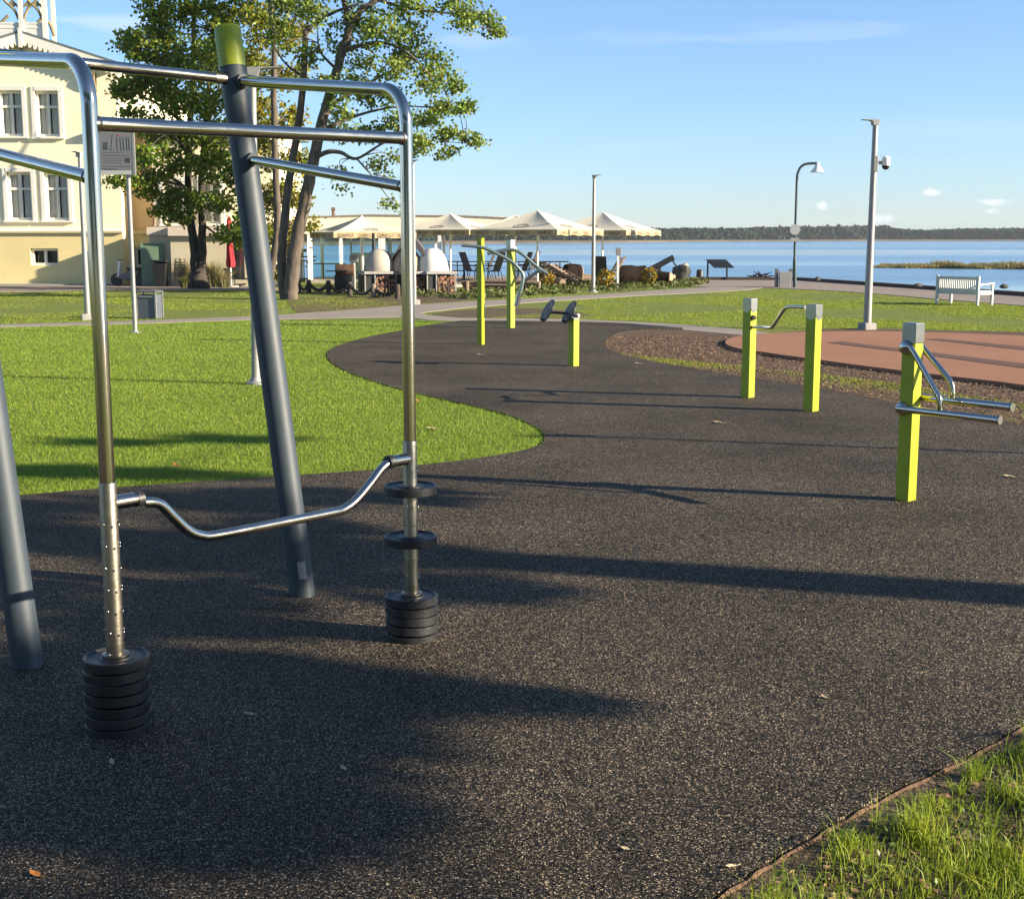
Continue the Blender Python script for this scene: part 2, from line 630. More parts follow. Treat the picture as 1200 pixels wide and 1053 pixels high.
def ground_mat(name, cols, scales, bump=.6, rough=.95, bscale=50):
    """three-colour ground from two noises"""
    m = bpy.data.materials.new(name)
    m.use_nodes = True
    nt = m.node_tree
    b = nt.nodes['Principled BSDF']
    b.inputs['Roughness'].default_value = rough
    b.inputs['Specular IOR Level'].default_value = .2
    tc = _n(nt, 'ShaderNodeTexCoord')
    outs = []
    for s, d in zip(scales, (6, 8)):
        nz = _n(nt, 'ShaderNodeTexNoise')
        nz.inputs['Scale'].default_value = s
        nz.inputs['Detail'].default_value = d
        nz.inputs['Roughness'].default_value = .68
        nt.links.new(tc.outputs['Object'], nz.inputs['Vector'])
        outs.append(nz.outputs['Fac'])
    rp = _n(nt, 'ShaderNodeValToRGB')
    rp.color_ramp.elements[0].position = .36
    rp.color_ramp.elements[1].position = .64
    rp.color_ramp.elements[0].color = (*cols[0], 1)
    rp.color_ramp.elements[1].color = (*cols[1], 1)
    nt.links.new(outs[0], rp.inputs['Fac'])
    r2 = _n(nt, 'ShaderNodeValToRGB')
    r2.color_ramp.elements[0].position = .42
    r2.color_ramp.elements[1].position = .66
    nt.links.new(outs[1], r2.inputs['Fac'])
    mx = _n(nt, 'ShaderNodeMix', data_type='RGBA')
    nt.links.new(r2.outputs['Color'], mx.inputs['Factor'])
    nt.links.new(rp.outputs['Color'], mx.inputs['A'])
    mx.inputs['B'].default_value = (*cols[2], 1)
    nt.links.new(mx.outputs['Result'], b.inputs['Base Color'])
    nb = _n(nt, 'ShaderNodeTexNoise')
    nb.inputs['Scale'].default_value = bscale
    nb.inputs['Detail'].default_value = 6
    nt.links.new(tc.outputs['Object'], nb.inputs['Vector'])
    bp = _n(nt, 'ShaderNodeBump')
    bp.inputs['Strength'].default_value = bump
    bp.inputs['Distance'].default_value = .03
    nt.links.new(nb.outputs['Fac'], bp.inputs['Height'])
    nt.links.new(bp.outputs['Normal'], b.inputs['Normal'])
    return m


M_turf = ground_mat('turf_soil', ((.115, .175, .020), (.165, .215, .030), (.13, .115, .048)), (.9, 14), bump=.8)
M_mulch = ground_mat('bark_mulch', ((.105, .066, .040), (.18, .118, .074), (.048, .032, .021)), (3.5, 26), bump=1, bscale=38)
M_soil = ground_mat('bare_soil', ((.105, .072, .046), (.16, .115, .075), (.060, .062, .025)), (1.6, 11), bump=1)
M_path = ground_mat('paving', ((.26, .225, .19), (.31, .27, .23), (.20, .17, .145)), (.6, 20), bump=.25)
M_prom = ground_mat('promenade_paving', ((.25, .205, .17), (.29, .24, .20), (.20, .165, .14)), (.4, 12), bump=.25)
M_terra = ground_mat('terracotta_rubber', ((.29, .142, .085), (.34, .175, .105), (.24, .118, .072)), (.5, 90), bump=.3, bscale=220)

# ------------------------------------------------------------------ ground sheets
q0, q1 = G(935, 328.5), G(1200, 347)
qd = (q1 - q0).normalized()
qfar = q1 + qd * 160
shore = [Vector((-400, q0.y + 3.5, 0)), Vector((-60, q0.y + 3.5, 0)), Vector((-9, q0.y + 3, 0)), Vector((4, q0.y + 2, 0)), Vector((8.5, q0.y + .8, 0)), q0]
land = shore + [q1, qfar, Vector((qfar.x, -260, 0)), Vector((-400, -260, 0))]
sheet('ground', land, 0, M_turf, 'uneven green turf that carries the whole park', 'ground', skirt=1.4)


def water_mat():
    m = bpy.data.materials.new('lake_water')
    m.use_nodes = True
    nt = m.node_tree
    b = nt.nodes['Principled BSDF']
    b.inputs['Base Color'].default_value = (.13, .24, .36, 1)
    b.inputs['IOR'].default_value = 1.33
    tc = _n(nt, 'ShaderNodeTexCoord')
    mp = _n(nt, 'ShaderNodeMapping')
    mp.inputs['Scale'].default_value = (.004, .022, 1)
    mp.inputs['Rotation'].default_value = (0, 0, R(4))
    nt.links.new(tc.outputs['Object'], mp.inputs['Vector'])
    nz = _n(nt, 'ShaderNodeTexNoise')
    nz.inputs['Scale'].default_value = 1
    nz.inputs['Detail'].default_value = 5
    nt.links.new(mp.outputs['Vector'], nz.inputs['Vector'])
    mr = _n(nt, 'ShaderNodeMapRange')
    mr.inputs['From Min'].default_value = .35
    mr.inputs['From Max'].default_value = .65
    mr.inputs['To Min'].default_value = .10
    mr.inputs['To Max'].default_value = .34
    nt.links.new(nz.outputs['Fac'], mr.inputs['Value'])
    nt.links.new(mr.outputs['Result'], b.inputs['Roughness'])
    wv = _n(nt, 'ShaderNodeTexNoise')
    wv.inputs['Scale'].default_value = 1.6
    wv.inputs['Detail'].default_value = 6
    mp2 = _n(nt, 'ShaderNodeMapping')
    mp2.inputs['Scale'].default_value = (.7, 1.6, 1)
    nt.links.new(tc.outputs['Object'], mp2.inputs['Vector'])
    nt.links.new(mp2.outputs['Vector'], wv.inputs['Vector'])
    bp = _n(nt, 'ShaderNodeBump')
    bp.inputs['Distance'].default_value = .055
    nt.links.new(wv.outputs['Fac'], bp.inputs['Height'])
    mr2 = _n(nt, 'ShaderNodeMapRange')
    mr2.inputs['From Min'].default_value = .35
    mr2.inputs['From Max'].default_value = .65
    mr2.inputs['To Min'].default_value = .06
    mr2.inputs['To Max'].default_value = .42
    nt.links.new(nz.outputs['Fac'], mr2.inputs['Value'])
    nt.links.new(mr2.outputs['Result'], bp.inputs['Strength'])
    nt.links.new(bp.outputs['Normal'], b.inputs['Normal'])
    return m


mb = MB()
WZ = -0.5
mb.add([(-1500, 38, WZ), (1500, 38, WZ), (1500, 1500, WZ), (-1500, 1500, WZ)], [(0, 1, 2, 3)])
mb.add([(20, -200, WZ), (1500, -200, WZ), (1500, 38, WZ), (20, 38, WZ)], [(0, 1, 2, 3)])
tag(mb.build('water', water_mat()), 'calm blue lake with pale wind streaks beyond the promenade', 'lake', None, 'structure')

# rubber play surface
lawn_edge_px = [(540, 376.5), (505, 381), (470, 388), (430, 396), (402, 404), (386, 411), (383, 416), (387, 424), (402, 434), (430, 445), (465, 456), (510, 467),
                (560, 478), (603, 490), (630, 503), (638, 512), (636, 520), (622, 527), (590, 534), (545, 541), (490, 547), (430, 553), (360, 558), (290, 563), (200, 569), (100, 576), (10, 584)]
lawn_edge = catmull([G(u, v) for u, v in lawn_edge_px], 5)
le_end = lawn_edge[-1]
lawn_edge += [Vector((le_end.x - 2, le_end.y - .35, 0)), Vector((le_end.x - 6, le_end.y - 1.0, 0))]
near_edge_px = [(1330, 775), (1200, 851), (1128, 892), (1060, 924), (1000, 955), (940, 990), (890, 1020), (835, 1056), (720, 1135)]
near_edge = catmull([G(u, v) for u, v in near_edge_px], 5)
mul_px = [(800, 387), (760, 387), (730, 390), (713, 397), (709, 403), (715, 411), (740, 419), (800, 431), (860, 441), (960, 456), (1060, 475), (1200, 500)]
mul_edge = catmull([G(u, v) for u, v in mul_px], 5)
rub = [Vector(p) for p in lawn_edge]
rub += [Vector((-14, -4, 0)), Vector((near_edge[-1].x - .6, -4, 0))]
rub += [Vector(p) for p in reversed(near_edge)]
rub += [Vector((6.5, 8.0, 0)), Vector((8.2, 10.5, 0))]
rub += [Vector(p) for p in reversed(mul_edge)]
rub += [G(800, 385), G(735, 379.5), G(680, 377.5), G(600, 376.5)]
sheet('rubber_surface', rub, .018, rubber_ground(), 'black rubber granulate exercise ground curving between the lawns', 'play surface')

# mulch bed round the terracotta pad
mul = [Vector(p) for p in mul_edge] + [G(1330, 525), G(1330, 395), G(1200, 389), G(1100, 388), G(1000, 386), G(905, 391), G(870, 390), G(835, 388)]
sheet('mulch_bed', mul, .008, M_mulch, 'brown bark mulch between the black rubber and the terracotta pad', 'mulch')
# paths
lower = [G(u, v) for u, v in [(470, 360), (500, 369.5), (540, 373), (610, 373.6), (680, 374.8), (740, 377.5), (800, 381), (850, 385), (885, 388.5), (908, 391.5), (912, 396.5), (885, 395.5), (865, 392.8), (800, 387), (735, 381.2), (680, 379), (600, 377.6), (540, 377.6), (505, 375.8), (470, 371.5)]]
sheet('path', lower, .013, M_path, 'pale paved path running along the far end of the rubber ground', 'path')
upper = [G(u, v) for u, v in [(-260, 390), (-100, 385.5), (0, 380.8), (100, 378), (160, 376.3), (230, 373.8), (290, 371.2), (340, 368.4), (400, 364.5), (470, 358.6), (540, 354.4), (600, 351), (660, 347.6), (700, 345.5), (760, 341.2), (820, 337.5), (862, 335), (900, 336.5), (880, 339.6), (840, 342), (800, 344.2), (740, 347.2), (700, 349.6), (660, 352.2), (600, 356.5), (540, 361.5), (500, 366), (474, 371.5), (400, 373), (340, 374.2), (290, 375.3), (230, 377.2), (160, 379.6), (100, 381.2), (0, 383.6), (-100, 388), (-260, 394)]]
sheet('path', upper, .012, M_path, 'long pale paved path curving from the house to the promenade', 'path')
prom = [q0, q1, q1 + qd * 60, q1 + qd * 60 + Vector((-5, -14, 0))] + [G(u, v) for u, v in [(1330, 372), (1200, 358.5), (1145, 354.5), (1090, 350), (1040, 345.6), (1000, 342.6), (950, 339.8), (900, 337.6), (870, 337), (840, 337.4), (800, 335.4), (770, 333)]] + [Vector((5.5, q0.y + 1.0, 0)), Vector((8.5, q0.y + .4, 0))]
sheet('promenade', prom, .016, M_prom, 'beige paved promenade along the lake edge', 'promenade')
sheet('house_path', [G(u, v) for u, v in [(-160, 334), (150, 334.2), (300, 336), (345, 339), (300, 340.5), (175, 340.2), (0, 342.5), (-160, 346)]], .010, M_prom, 'brownish paved strip along the foot of the yellow house', 'path')
# bare soil bank in front of the cafe and soil strip by the lamp
sheet('soil_bank', [G(u, v) for u, v in [(335, 349), (380, 349.5), (440, 347), (500, 343), (560, 343), (600, 340), (600, 349), (540, 353), (470, 357.5), (400, 363.5), (350, 367), (338, 358)]], .007, M_soil, 'bare brown soil bank between the path and the ovens', 'soil')
sheet('soil_strip', [G(u, v) for u, v in [(905, 391), (960, 386.5), (1010, 385), (1080, 387), (1200, 391), (1330, 398), (1330, 408), (1200, 399), (1100, 395), (1010, 393), (960, 393)]], .010, M_mulch, 'dark soil strip behind the terracotta pad at the lamp foot', 'soil')
sheet('soil_patch', [G(u, v) for u, v in [(505, 368.5), (530, 364.5), (575, 361), (640, 362), (680, 366), (700, 371.5), (660, 373.2), (600, 372.6), (540, 371.8)]], .007, M_soil, 'dry brownish grass wedge where the two paths part', 'soil')
# terracotta pad
terra = catmull([G(u, v) for u, v in [(850, 405), (853, 401), (868, 396.8), (900, 394), (960, 391.8), (1040, 391.6), (1120, 393.6), (1200, 397.2), (1330, 404), (1330, 480), (1200, 456.5), (1120, 446.5), (1040, 436.8), (960, 426), (900, 417.5), (868, 412.5), (854, 408.5)]], 4, closed=True)
sheet('terracotta_pad', terra, .06, M_terra, 'terracotta rubber pad with a rounded tip beside the mulch', 'rubber pad', skirt=.07)
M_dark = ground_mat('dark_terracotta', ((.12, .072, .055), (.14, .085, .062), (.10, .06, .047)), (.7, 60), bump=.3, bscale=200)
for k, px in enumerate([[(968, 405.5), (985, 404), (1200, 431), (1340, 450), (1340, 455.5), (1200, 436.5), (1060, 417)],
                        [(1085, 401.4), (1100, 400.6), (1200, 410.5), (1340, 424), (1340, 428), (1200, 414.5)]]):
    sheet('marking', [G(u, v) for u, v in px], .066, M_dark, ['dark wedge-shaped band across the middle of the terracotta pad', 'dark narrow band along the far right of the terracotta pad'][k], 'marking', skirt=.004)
mb = MB()
mb.bar(q0 + Vector((-6, .35, .02)) - qd * 0, q0 + Vector((0, 0, .02)), .35, .24)
mb.bar(q0 + Vector((0, 0, .021)), q1 + Vector((0, 0, .021)), .35, .24)
mb.bar(q1 + Vector((0, 0, .02)), qfar + Vector((0, 0, .02)), .35, .24)
tag(mb.build('quay_edge', wood_dark), 'dark timber edge beam between promenade and lake', 'quay edge', None, 'structure')

# edging of rusty soil along the nearest grass
edge_in = [p + Vector((.035, -.045, 0)) for p in near_edge]
mb = MB()
mb.tube([Vector((p.x + .012, p.y - .015, .012 + .004 * math.sin(i * 1.7))) for i, p in enumerate(near_edge)], [.0065 + .003 * math.sin(i * 2.3) for i in range(len(near_edge))], 6)
M_edge = mat('rusty_edging', (.095, .052, .030), rough=.9, col2=(.16, .095, .052), scale=18, bump=.6, bscale=60)
tag(mb.build('edging', M_edge, smooth=True), 'rust-brown edging strip between the rubber and the nearest grass', 'edging', None, 'structure')
wide = [p for p in near_edge] + [p + Vector((.34, -.40, 0)) for p in reversed(near_edge)]
sheet('soil_verge', wide, .009, M_soil, 'bare soil verge behind the edging in the nearest corner', 'soil')

# ================================================================== exercise equipment
L, Rr, A, B = G(140, 857), G(483, 750), G(33, 784), G(355, 701)
ud = (Rr - L).normalized()
wd = Vector((ud.y, -ud.x, 0))
LEAN = 0.46 / 2.76


def ax(P, z):          # point on a leaning post axis
    return P - wd * (LEAN * z) + Vector((0, 0, z))


def up_(P, z):
    return Vector((P.x, P.y, z))


HP = 2.768 * S
frame = thing('pull_up_frame', 'steel pull-up frame with two leaning dark grey posts, lime caps and a cranked lifting bar', 'pull-up frame', (L + Rr + A + B) / 4)
for P in (A, B):
    mb = MB()
    mb.tube([ax(P, -.05), ax(P, HP - .22)], .068, 32)
    post = mb.build('leaning_post', grey_post, frame, smooth=True)
    mb = MB()
    mb.lathe([(.0695, 0), (.0695, .19), (.066, .205), (.058, .213), (.0, .216)], ax(P, HP - .222), 32, axis=(ax(P, 1) - ax(P, 0)))
    mb.build('post_cap', lime_cap, post, smooth=True)
    if P is B:
        c = ax(P, .165)
        tc_ = (CAM - c)
        tc_.z = 0
        a0 = math.atan2(tc_.y, tc_.x) + R(14)
        vs, fs = [], []
        for i in range(7):
            a = a0 + (i - 3) * .105
            for z in (-.045, .045):
                vs.append(ax(P, .165 + z) + Vector((math.cos(a), math.sin(a), 0)) * .0695)
        for i in range(6):
            fs.append((i * 2, i * 2 + 2, i * 2 + 3, i * 2 + 1))
        MB().add(vs, fs).build('sticker', mat('pale_sticker', (.20, .20, .20), rough=.4, var=.25, scale=30), post, smooth=True)
TR = .029
ztop_R, ztop_L = 2.37 * S, 2.345 * S
for P, Q, zt, zb in ((A, L, ztop_L, 2.46 * S), (B, Rr, ztop_R, 2.49 * S)):
    a = ax(P, zb)
    d = (Q - P)
    d.z = 0
    d.normalize()
    ln = (up_(Q, 0) - up_(a, 0)).length
    rb = .17
    pts = [a + d * .03, up_(a, zb) + d * .09]
    e0 = up_(Q, zt) - d * rb
    pts.append(e0)
    for i in range(1, 12):
        t = i / 12 * math.pi / 2
        pts.append(up_(Q, zt - rb) - d * rb + d * (rb * math.sin(t)) + Vector((0, 0, rb * math.cos(t))))
    pts += [up_(Q, zt - rb), up_(Q, .85 * S)]
    MB().tube(pts, TR, 20).build('bent_tube', steel, frame, smooth=True)
    # mounting stub on the post
    MB().tube([a + d * .055, a + d * .10], .037, 20).build('bracket', grey_post, frame, smooth=True)
    # diagonal brace
    p0 = ax(P, 2.13 * S)
    p1 = up_(Q, (1.95 if P is A else 1.96) * S)
    dd = (p1 - p0).normalized()
    br = MB().tube([p0 + dd * .05, p1 - dd * .015], .0255, 18).build('diagonal_brace', steel, frame, smooth=True)
    MB().tube([p0 + dd * .05, p0 + dd * .085], .036, 18).build('bracket', grey_post, br, smooth=True)
    MB().tube([p1 - dd * .030, p1 - dd * .034, p1 - dd * .039, p1 - dd * .043], [.0262, .0295, .0285, .0258], 18).build('weld', steel_dull, br, smooth=True)
# cross bars between the two sides
p0, p1 = up_(L, 2.128 * S), up_(Rr, 2.158 * S)
xb = MB().tube([p0 + ud * .01, p1 - ud * .01], .0265, 20).build('cross_bar', steel, frame, smooth=True)
for e_, s_ in ((p0, ud), (p1, -ud)):
    MB().tube([e_ + s_ * .026, e_ + s_ * .029, e_ + s_ * .034, e_ + s_ * .037], [.027, .0305, .0295, .0268], 20).build('weld', steel_dull, xb, smooth=True)
p0, p1 = ax(A, 2.505 * S), ax(B, 2.505 * S)
cb_ = MB().tube([p0 + ud * .05, p1 - ud * .05], .0265, 20).build('cross_bar', steel, frame, smooth=True)
MB().tube([p1 - ud * .13, p1 - ud * .055], .0285, 20).tube([p0 + ud * .055, p0 + ud * .13], .0285, 20).build('collar', steel_dull, cb_, smooth=True)
# guide sleeves with rows of studs
for P, zt in ((L, .905 * S), (Rr, .885 * S)):
    mb = MB()
    mb.lathe([(.0335, .02), (.0335, zt), (.0325, zt + .004), (.0295, zt + .006)], up_(P, 0), 28)
    sl_ = mb.build('guide_sleeve', steel_dull, frame, smooth=True)
    mb = MB()
    a0 = math.atan2(-P.y, -P.x)
    z = .33
    k = 0
    while z < .84:
        for da in (-88, -40, 15, 66, 92):
            a = a0 + R(da + (11 if k % 2 else 0))
            dr = Vector((math.cos(a), math.sin(a), 0))
            mb.lathe([(.0052, 0), (.0052, .003), (.003, .0055), (0, .006)], up_(P, z + .009 * ((da % 7) - 3)) + dr * .0325, 8, axis=dr)
        z += .085
        k += 1
    mb.build('stud', steel, sl_, smooth=True)
    MB().lathe([(.052, 0), (.052, .007), (.0345, .010), (.0345, .045), (.0335, .046)], up_(P, 0.312 if P is L else .230), 28).build('flange', steel_dull, sl_, smooth=True)
# cranked lifting bar, drawn in the plane of the two guide tubes
bar_px = [(168, 588.6), (180, 588.5), (190, 592.5), (204, 606.5), (220, 621), (236, 627.3), (256, 626.5), (330, 612), (388, 600.5), (404, 596), (418, 585), (434, 566), (447, 549), (458, 541.2), (468, 539)]
bp_ = catmull([PLV(u, v, L, Rr) for u, v in bar_px], 5)
bar_ = MB().tube(bp_, .0205, 18).build('lifting_bar', steel, frame, smooth=True)
zl, zr = HV(L, 590), HV(Rr, 537)
for P, q, z in ((L, bp_[0], zl), (Rr, bp_[-1], zr)):
    s = ud if P is L else -ud
    e = up_(P, z)
    MB().tube([e + s * .02, e + s * .135], .0275, 20).build('bar_socket', steel, bar_, smooth=True)
    MB().tube([e + s * .118, e + s * .145], .0305, 20).build('rubber_ring', rubber_black, bar_, smooth=True)

# weight plates: every plate a thing of its own
PR = .125


def plate_mesh(seed):
    mb = MB()
    rr = .0345
    h = .0455
    prof = [(rr, h * .30), (.058, h * .30), (.062, h * .62), (.070, h * .66), (PR - .012, h * .66), (PR - .004, h * .63), (PR, h * .48), (PR, h * .06), (PR - .006, 0), (PR - .014, -.002)]
    vs, fs = [], []
    n = 48
    prof = [(rr, h * .86), (.060, h * .86), (.064, h * .70), (PR - .014, h * .70), (PR - .006, h * .88), (PR - .002, h * .87), (PR, h * .82), (PR, h * .07), (PR - .002, h * .01), (PR - .02, 0.0), (rr, 0.0)]
    for r, z in prof:
        for k in range(n):
            a = 2 * math.pi * k / n
            vs.append(Vector((r * math.cos(a), r * math.sin(a), z)))
    m = len(prof)
    for i in range(m):
        i2 = (i + 1) % m
        for k in range(n):
            k2 = (k + 1) % n
            fs.append((i * n + k, i * n + k2, i2 * n + k2, i2 * n + k))
    return mb.add(vs, fs)


base_plate = plate_mesh(0).build('weight_plate', rubber_black, None, smooth=True, angle=32)
ordn = ['lowest', 'second from bottom', 'third from bottom', 'fourth from bottom', 'fifth from bottom', 'sixth from bottom', 'topmost']
first = True


def put_plate(P, z, tilt, label, group):
    global first
    if first:
        o = base_plate
        first = False
    else:
        o = base_plate.copy()
        COL.objects.link(o)
    o.location = up_(P, z)
    o.rotation_euler = (tilt[0], tilt[1], rng.uniform(0, 6.28))
    tag(o, label, 'weight plate', group)


for k in range(7):
    j = Vector((random.uniform(-.003, .003), random.uniform(-.003, .003), 0))
    put_plate(L + j, .006 + k * .0440, (random.uniform(-.03, .03) if 0 < k < 6 else 0, random.uniform(-.03, .03) if 0 < k < 6 else 0),
              'black weight plate, %s in the taller stack under the left tube' % ordn[k], 'weight plates')
for k in range(5):
    j = Vector((random.uniform(-.002, .002), random.uniform(-.002, .002), 0))
    put_plate(Rr + j, .006 + k * .0450, (random.uniform(-.035, .035) if 0 < k < 4 else 0, random.uniform(-.05, .05) if 0 < k < 4 else 0),
              'black weight plate, %s in the shorter stack under the right tube' % (ordn[k] if k < 4 else 'topmost'), 'weight plates')
zz = HV(Rr, 573)
put_plate(Rr, zz - .02, (0, 0), 'single black weight plate highest on the right tube, just below the cranked bar', 'weight plates')
zz = HV(Rr, 632)
put_plate(Rr, zz - .02, (0, 0), 'single black weight plate hanging halfway between the upper plate and the right stack', 'weight plates')


# ------------------------------------------------------------------ lime posts
def sq_post(P, h, a, deg, cap_h, parent, capmat=steel_pale, round_plate=True):
    """square post whose left visible face looks toward deg"""
    rz = R(deg)
    MB().box((P.x, P.y, (h - cap_h) / 2 - .02), (a, a, h - cap_h + .04), rz).build('post', lime, parent, bevel=.006)
    c = MB()
    c.box((P.x, P.y, h - cap_h / 2), (a + .006, a + .006, cap_h), rz)
    cap = c.build('cap', capmat, parent, bevel=.005)
    if round_plate:
        mb = MB()
        for q in (0, 90):
            d = Vector((math.cos(rz + R(q)), math.sin(rz + R(q)), 0))
            s = Vector((-d.y, d.x, 0))
            o = up_(P, h - cap_h) + d * (a / 2 + .0006)
            pts = [o + s * (a * .46) + Vector((0, 0, .005)), o - s * (a * .46) + Vector((0, 0, .005))]
            for i in range(13):
                t = math.pi * i / 12
                pts.append(o - s * (a * .46 * math.cos(t)) - Vector((0, 0, a * .42 * math.sin(t))))
            mb.prism(pts, d * .004)
        mb.build('plate', capmat, cap)
    return rz


# bars for leg raises on the nearest post
P6 = G(1061, 588)
h6 = HV(P6, 378)
st = thing('leg_raise_station', 'nearest lime square post with two bent stainless support bars pointing right', 'exercise station', P6)
a6 = .108
sq_post(P6, h6, a6, 222, .145, st, round_plate=False)
ex = Vector((math.cos(R(308)), math.sin(R(308)), 0))
ey = Vector((math.cos(R(222)), math.sin(R(222)), 0))
z_lo = HV(P6, 478)
z_hi = HV(P6, 405)
z_lo0 = z_lo
for s in (1, -1):
    z_lo = z_lo0 + (.075 if s < 0 else 0)
    q = up_(P6, 0) + ey * (s * (a6 / 2 + .026))
    mb = MB()
    mb.tube([q + Vector((0, 0, z_lo)) - ex * .05, q + Vector((0, 0, z_lo)) + ex * .76], .0275, 18)
    arm = mb.build('support_bar', steel, st, smooth=True)
    MB().tube([q + Vector((0, 0, z_lo)) + ex * .755, q + Vector((0, 0, z_lo)) + ex * .77], .0295, 18).build('end_cap', steel_pale, arm, smooth=True)
    pts = [(-.03, z_hi - .01), (.02, z_hi), (.06, z_hi - .04), (.245, z_lo + .165), (.285, z_lo + .11), (.295, z_lo + .06), (.295, z_lo + .005)]
    c = catmull([q + ex * x + Vector((0, 0, z)) for x, z in pts], 6)
    MB().tube(c, .0205, 16).build('grip_tube', steel, st, smooth=True)
    mb = MB()
    for z, x in ((z_lo, -.05), (z_hi - .01, -.03)):
        mb.lathe([(.050, 0), (.053, .010), (.046, .030), (.030, .042)], up_(P6, z) + ey * (s * (a6 / 2)) + ex * x * .5, 20, axis=ey * s)
    mb.build('socket', steel, st, smooth=True)

# hand crank between two posts
P4, P5 = G(876, 467), G(950, 483)
h4, h5 = HV(P4, 349.5), HV(P5, 356.5)
st = thing('arm_crank_station', 'two lime square posts joined by a cranked stainless hand bar', 'exercise station', (P4 + P5) / 2)
sq_post(P4, h4, .118, 222, .115, st)
sq_post(P5, h5, .126, 224, .115, st)
crank = [(884, 372.5), (881, 375), (879, 379), (880, 382.5), (885, 383.3), (896, 384), (902, 384.4), (906, 382), (912, 373), (918, 364), (922, 360.5), (928, 359.5), (944, 360)]
c = catmull([PLV(u, v, P4, P5) for u, v in crank], 5)
cr = MB().tube(c, .0205, 14).build('crank_bar', steel, st, smooth=True)
e4, e5 = PLV(884, 372.5, P4, P5), PLV(944, 360.5, P4, P5)
dv = (P5 - P4).normalized()
MB().lathe([(.032, 0), (.032, .010), (.024, .016), (.022, .04)], e4 - dv * .03, 18, axis=dv).build('bearing', plastic_black, cr, smooth=True)

# twin wheel
P3 = G(672, 430)
h3 = HV(P3, 372)
st = thing('arm_wheel_station', 'short lime square post carrying two tilted black turning discs', 'exercise station', P3)
sq_post(P3, h3 - .002, .118, 222, .03, st, round_plate=False)
nd = Vector((-.84, -.26, .46)).normalized()
c2 = AT(667.2, 366, P3.y - .13)
c1 = AT(641.8, 364.2, P3.y - .02)
hubt = AT(676.5, 370.5, P3.y)
mb = MB().tube([hubt, c2 - nd * .05], .03, 14).tube([c2 - nd * .04, c1 - nd * .05], .018, 12)
mb.tube([c2 - nd * .05, c2 - nd * .012], .026, 12).tube([c1 - nd * .055, c1 - nd * .012], .026, 12)
axl = mb.build('axle', plastic_black, st, smooth=True)
mb = MB().lathe([(.0, -.025), (.034, -.02), (.040, .0), (.034, .02), (0, .025)], hubt + Vector((0, 0, .012)), 16)
mb.build('hub', white, st, smooth=True)
for c in (c1, c2):
    r = .185
    d = MB().lathe([(.02, -.012), (r - .02, -.014), (r, -.006), (r, .008), (r - .012, .014), (r - .03, .010), (.05, .008), (.045, .014), (.0, .014)], c, 36, axis=nd).build('wheel_disc', plastic_black, st, smooth=True)
    sd = nd.cross(Vector((0, 0, 1))).normalized()
    lo = nd.cross(sd).normalized()
    if lo.z > 0:
        lo = -lo
    g = c + lo * .155 + sd * (-.03)
    MB().lathe([(.018, 0), (.018, .05), (.012, .06), (0, .062)], g, 12, axis=nd).build('knob', plastic_black, d, smooth=True)

# tall pull-down pair
P1, P2 = G(563.6, 404.8), G(598.6, 385)
st = thing('pull_down_station', 'pair of tall slim lime posts with long bent pull-down arms in front of the lake', 'exercise station', (P1 + P2) / 2)
sq_post(P1, HV(P1, 279), .10, 240, .02, st, capmat=lime, round_plate=False)
sq_post(P2, HV(P2, 281), .128, 222, .21, st, round_plate=False)
arm_grey = mat('arm_galvanised', (.25, .31, .30), rough=.35, metal=.7, var=.1)
y1, y2 = P1.y - .12, P2.y - .14
c = catmull([AT(u, v, y1) for u, v in [(541, 287.3), (556, 288.6), (567, 290.5), (580, 296), (600, 307), (609, 316), (612.6, 321), (613.2, 326), (611, 338), (608, 347), (605.5, 357.5)]], 4)
arm1 = MB().tube(c, .030, 10).build('pull_arm', arm_grey, st, smooth=True)
MB().tube([AT(609, 343, y1), AT(605, 359, y1)], .045, 12).build('grip', steel_pale, arm1, smooth=True)
c = catmull([AT(u, v, y2) for u, v in [(571, 297.5), (583, 294.5), (595, 292.6), (603, 293), (611, 297), (623, 307), (634, 316), (642, 321)]], 4)
arm2 = MB().tube(c, .034, 10).build('pull_arm', arm_grey, st, smooth=True)
MB().tube([AT(607, 293.5, y2 + .2), AT(622, 306, y2 + .2), AT(630, 315, y2 + .2)], .028, 10).build('pull_arm', steel_pale, st, smooth=True)
MB().tube([AT(632, 317, y2), AT(623, 323, y2), AT(615, 329, y2)], .035, 10).build('grip', steel_pale, arm2, smooth=True)
MB().box(AT(598.8, 292.8, P2.y), (.20, .20, .06), R(222)).build('clamp', lime, st, bevel=.01)

# ================================================================== street furniture


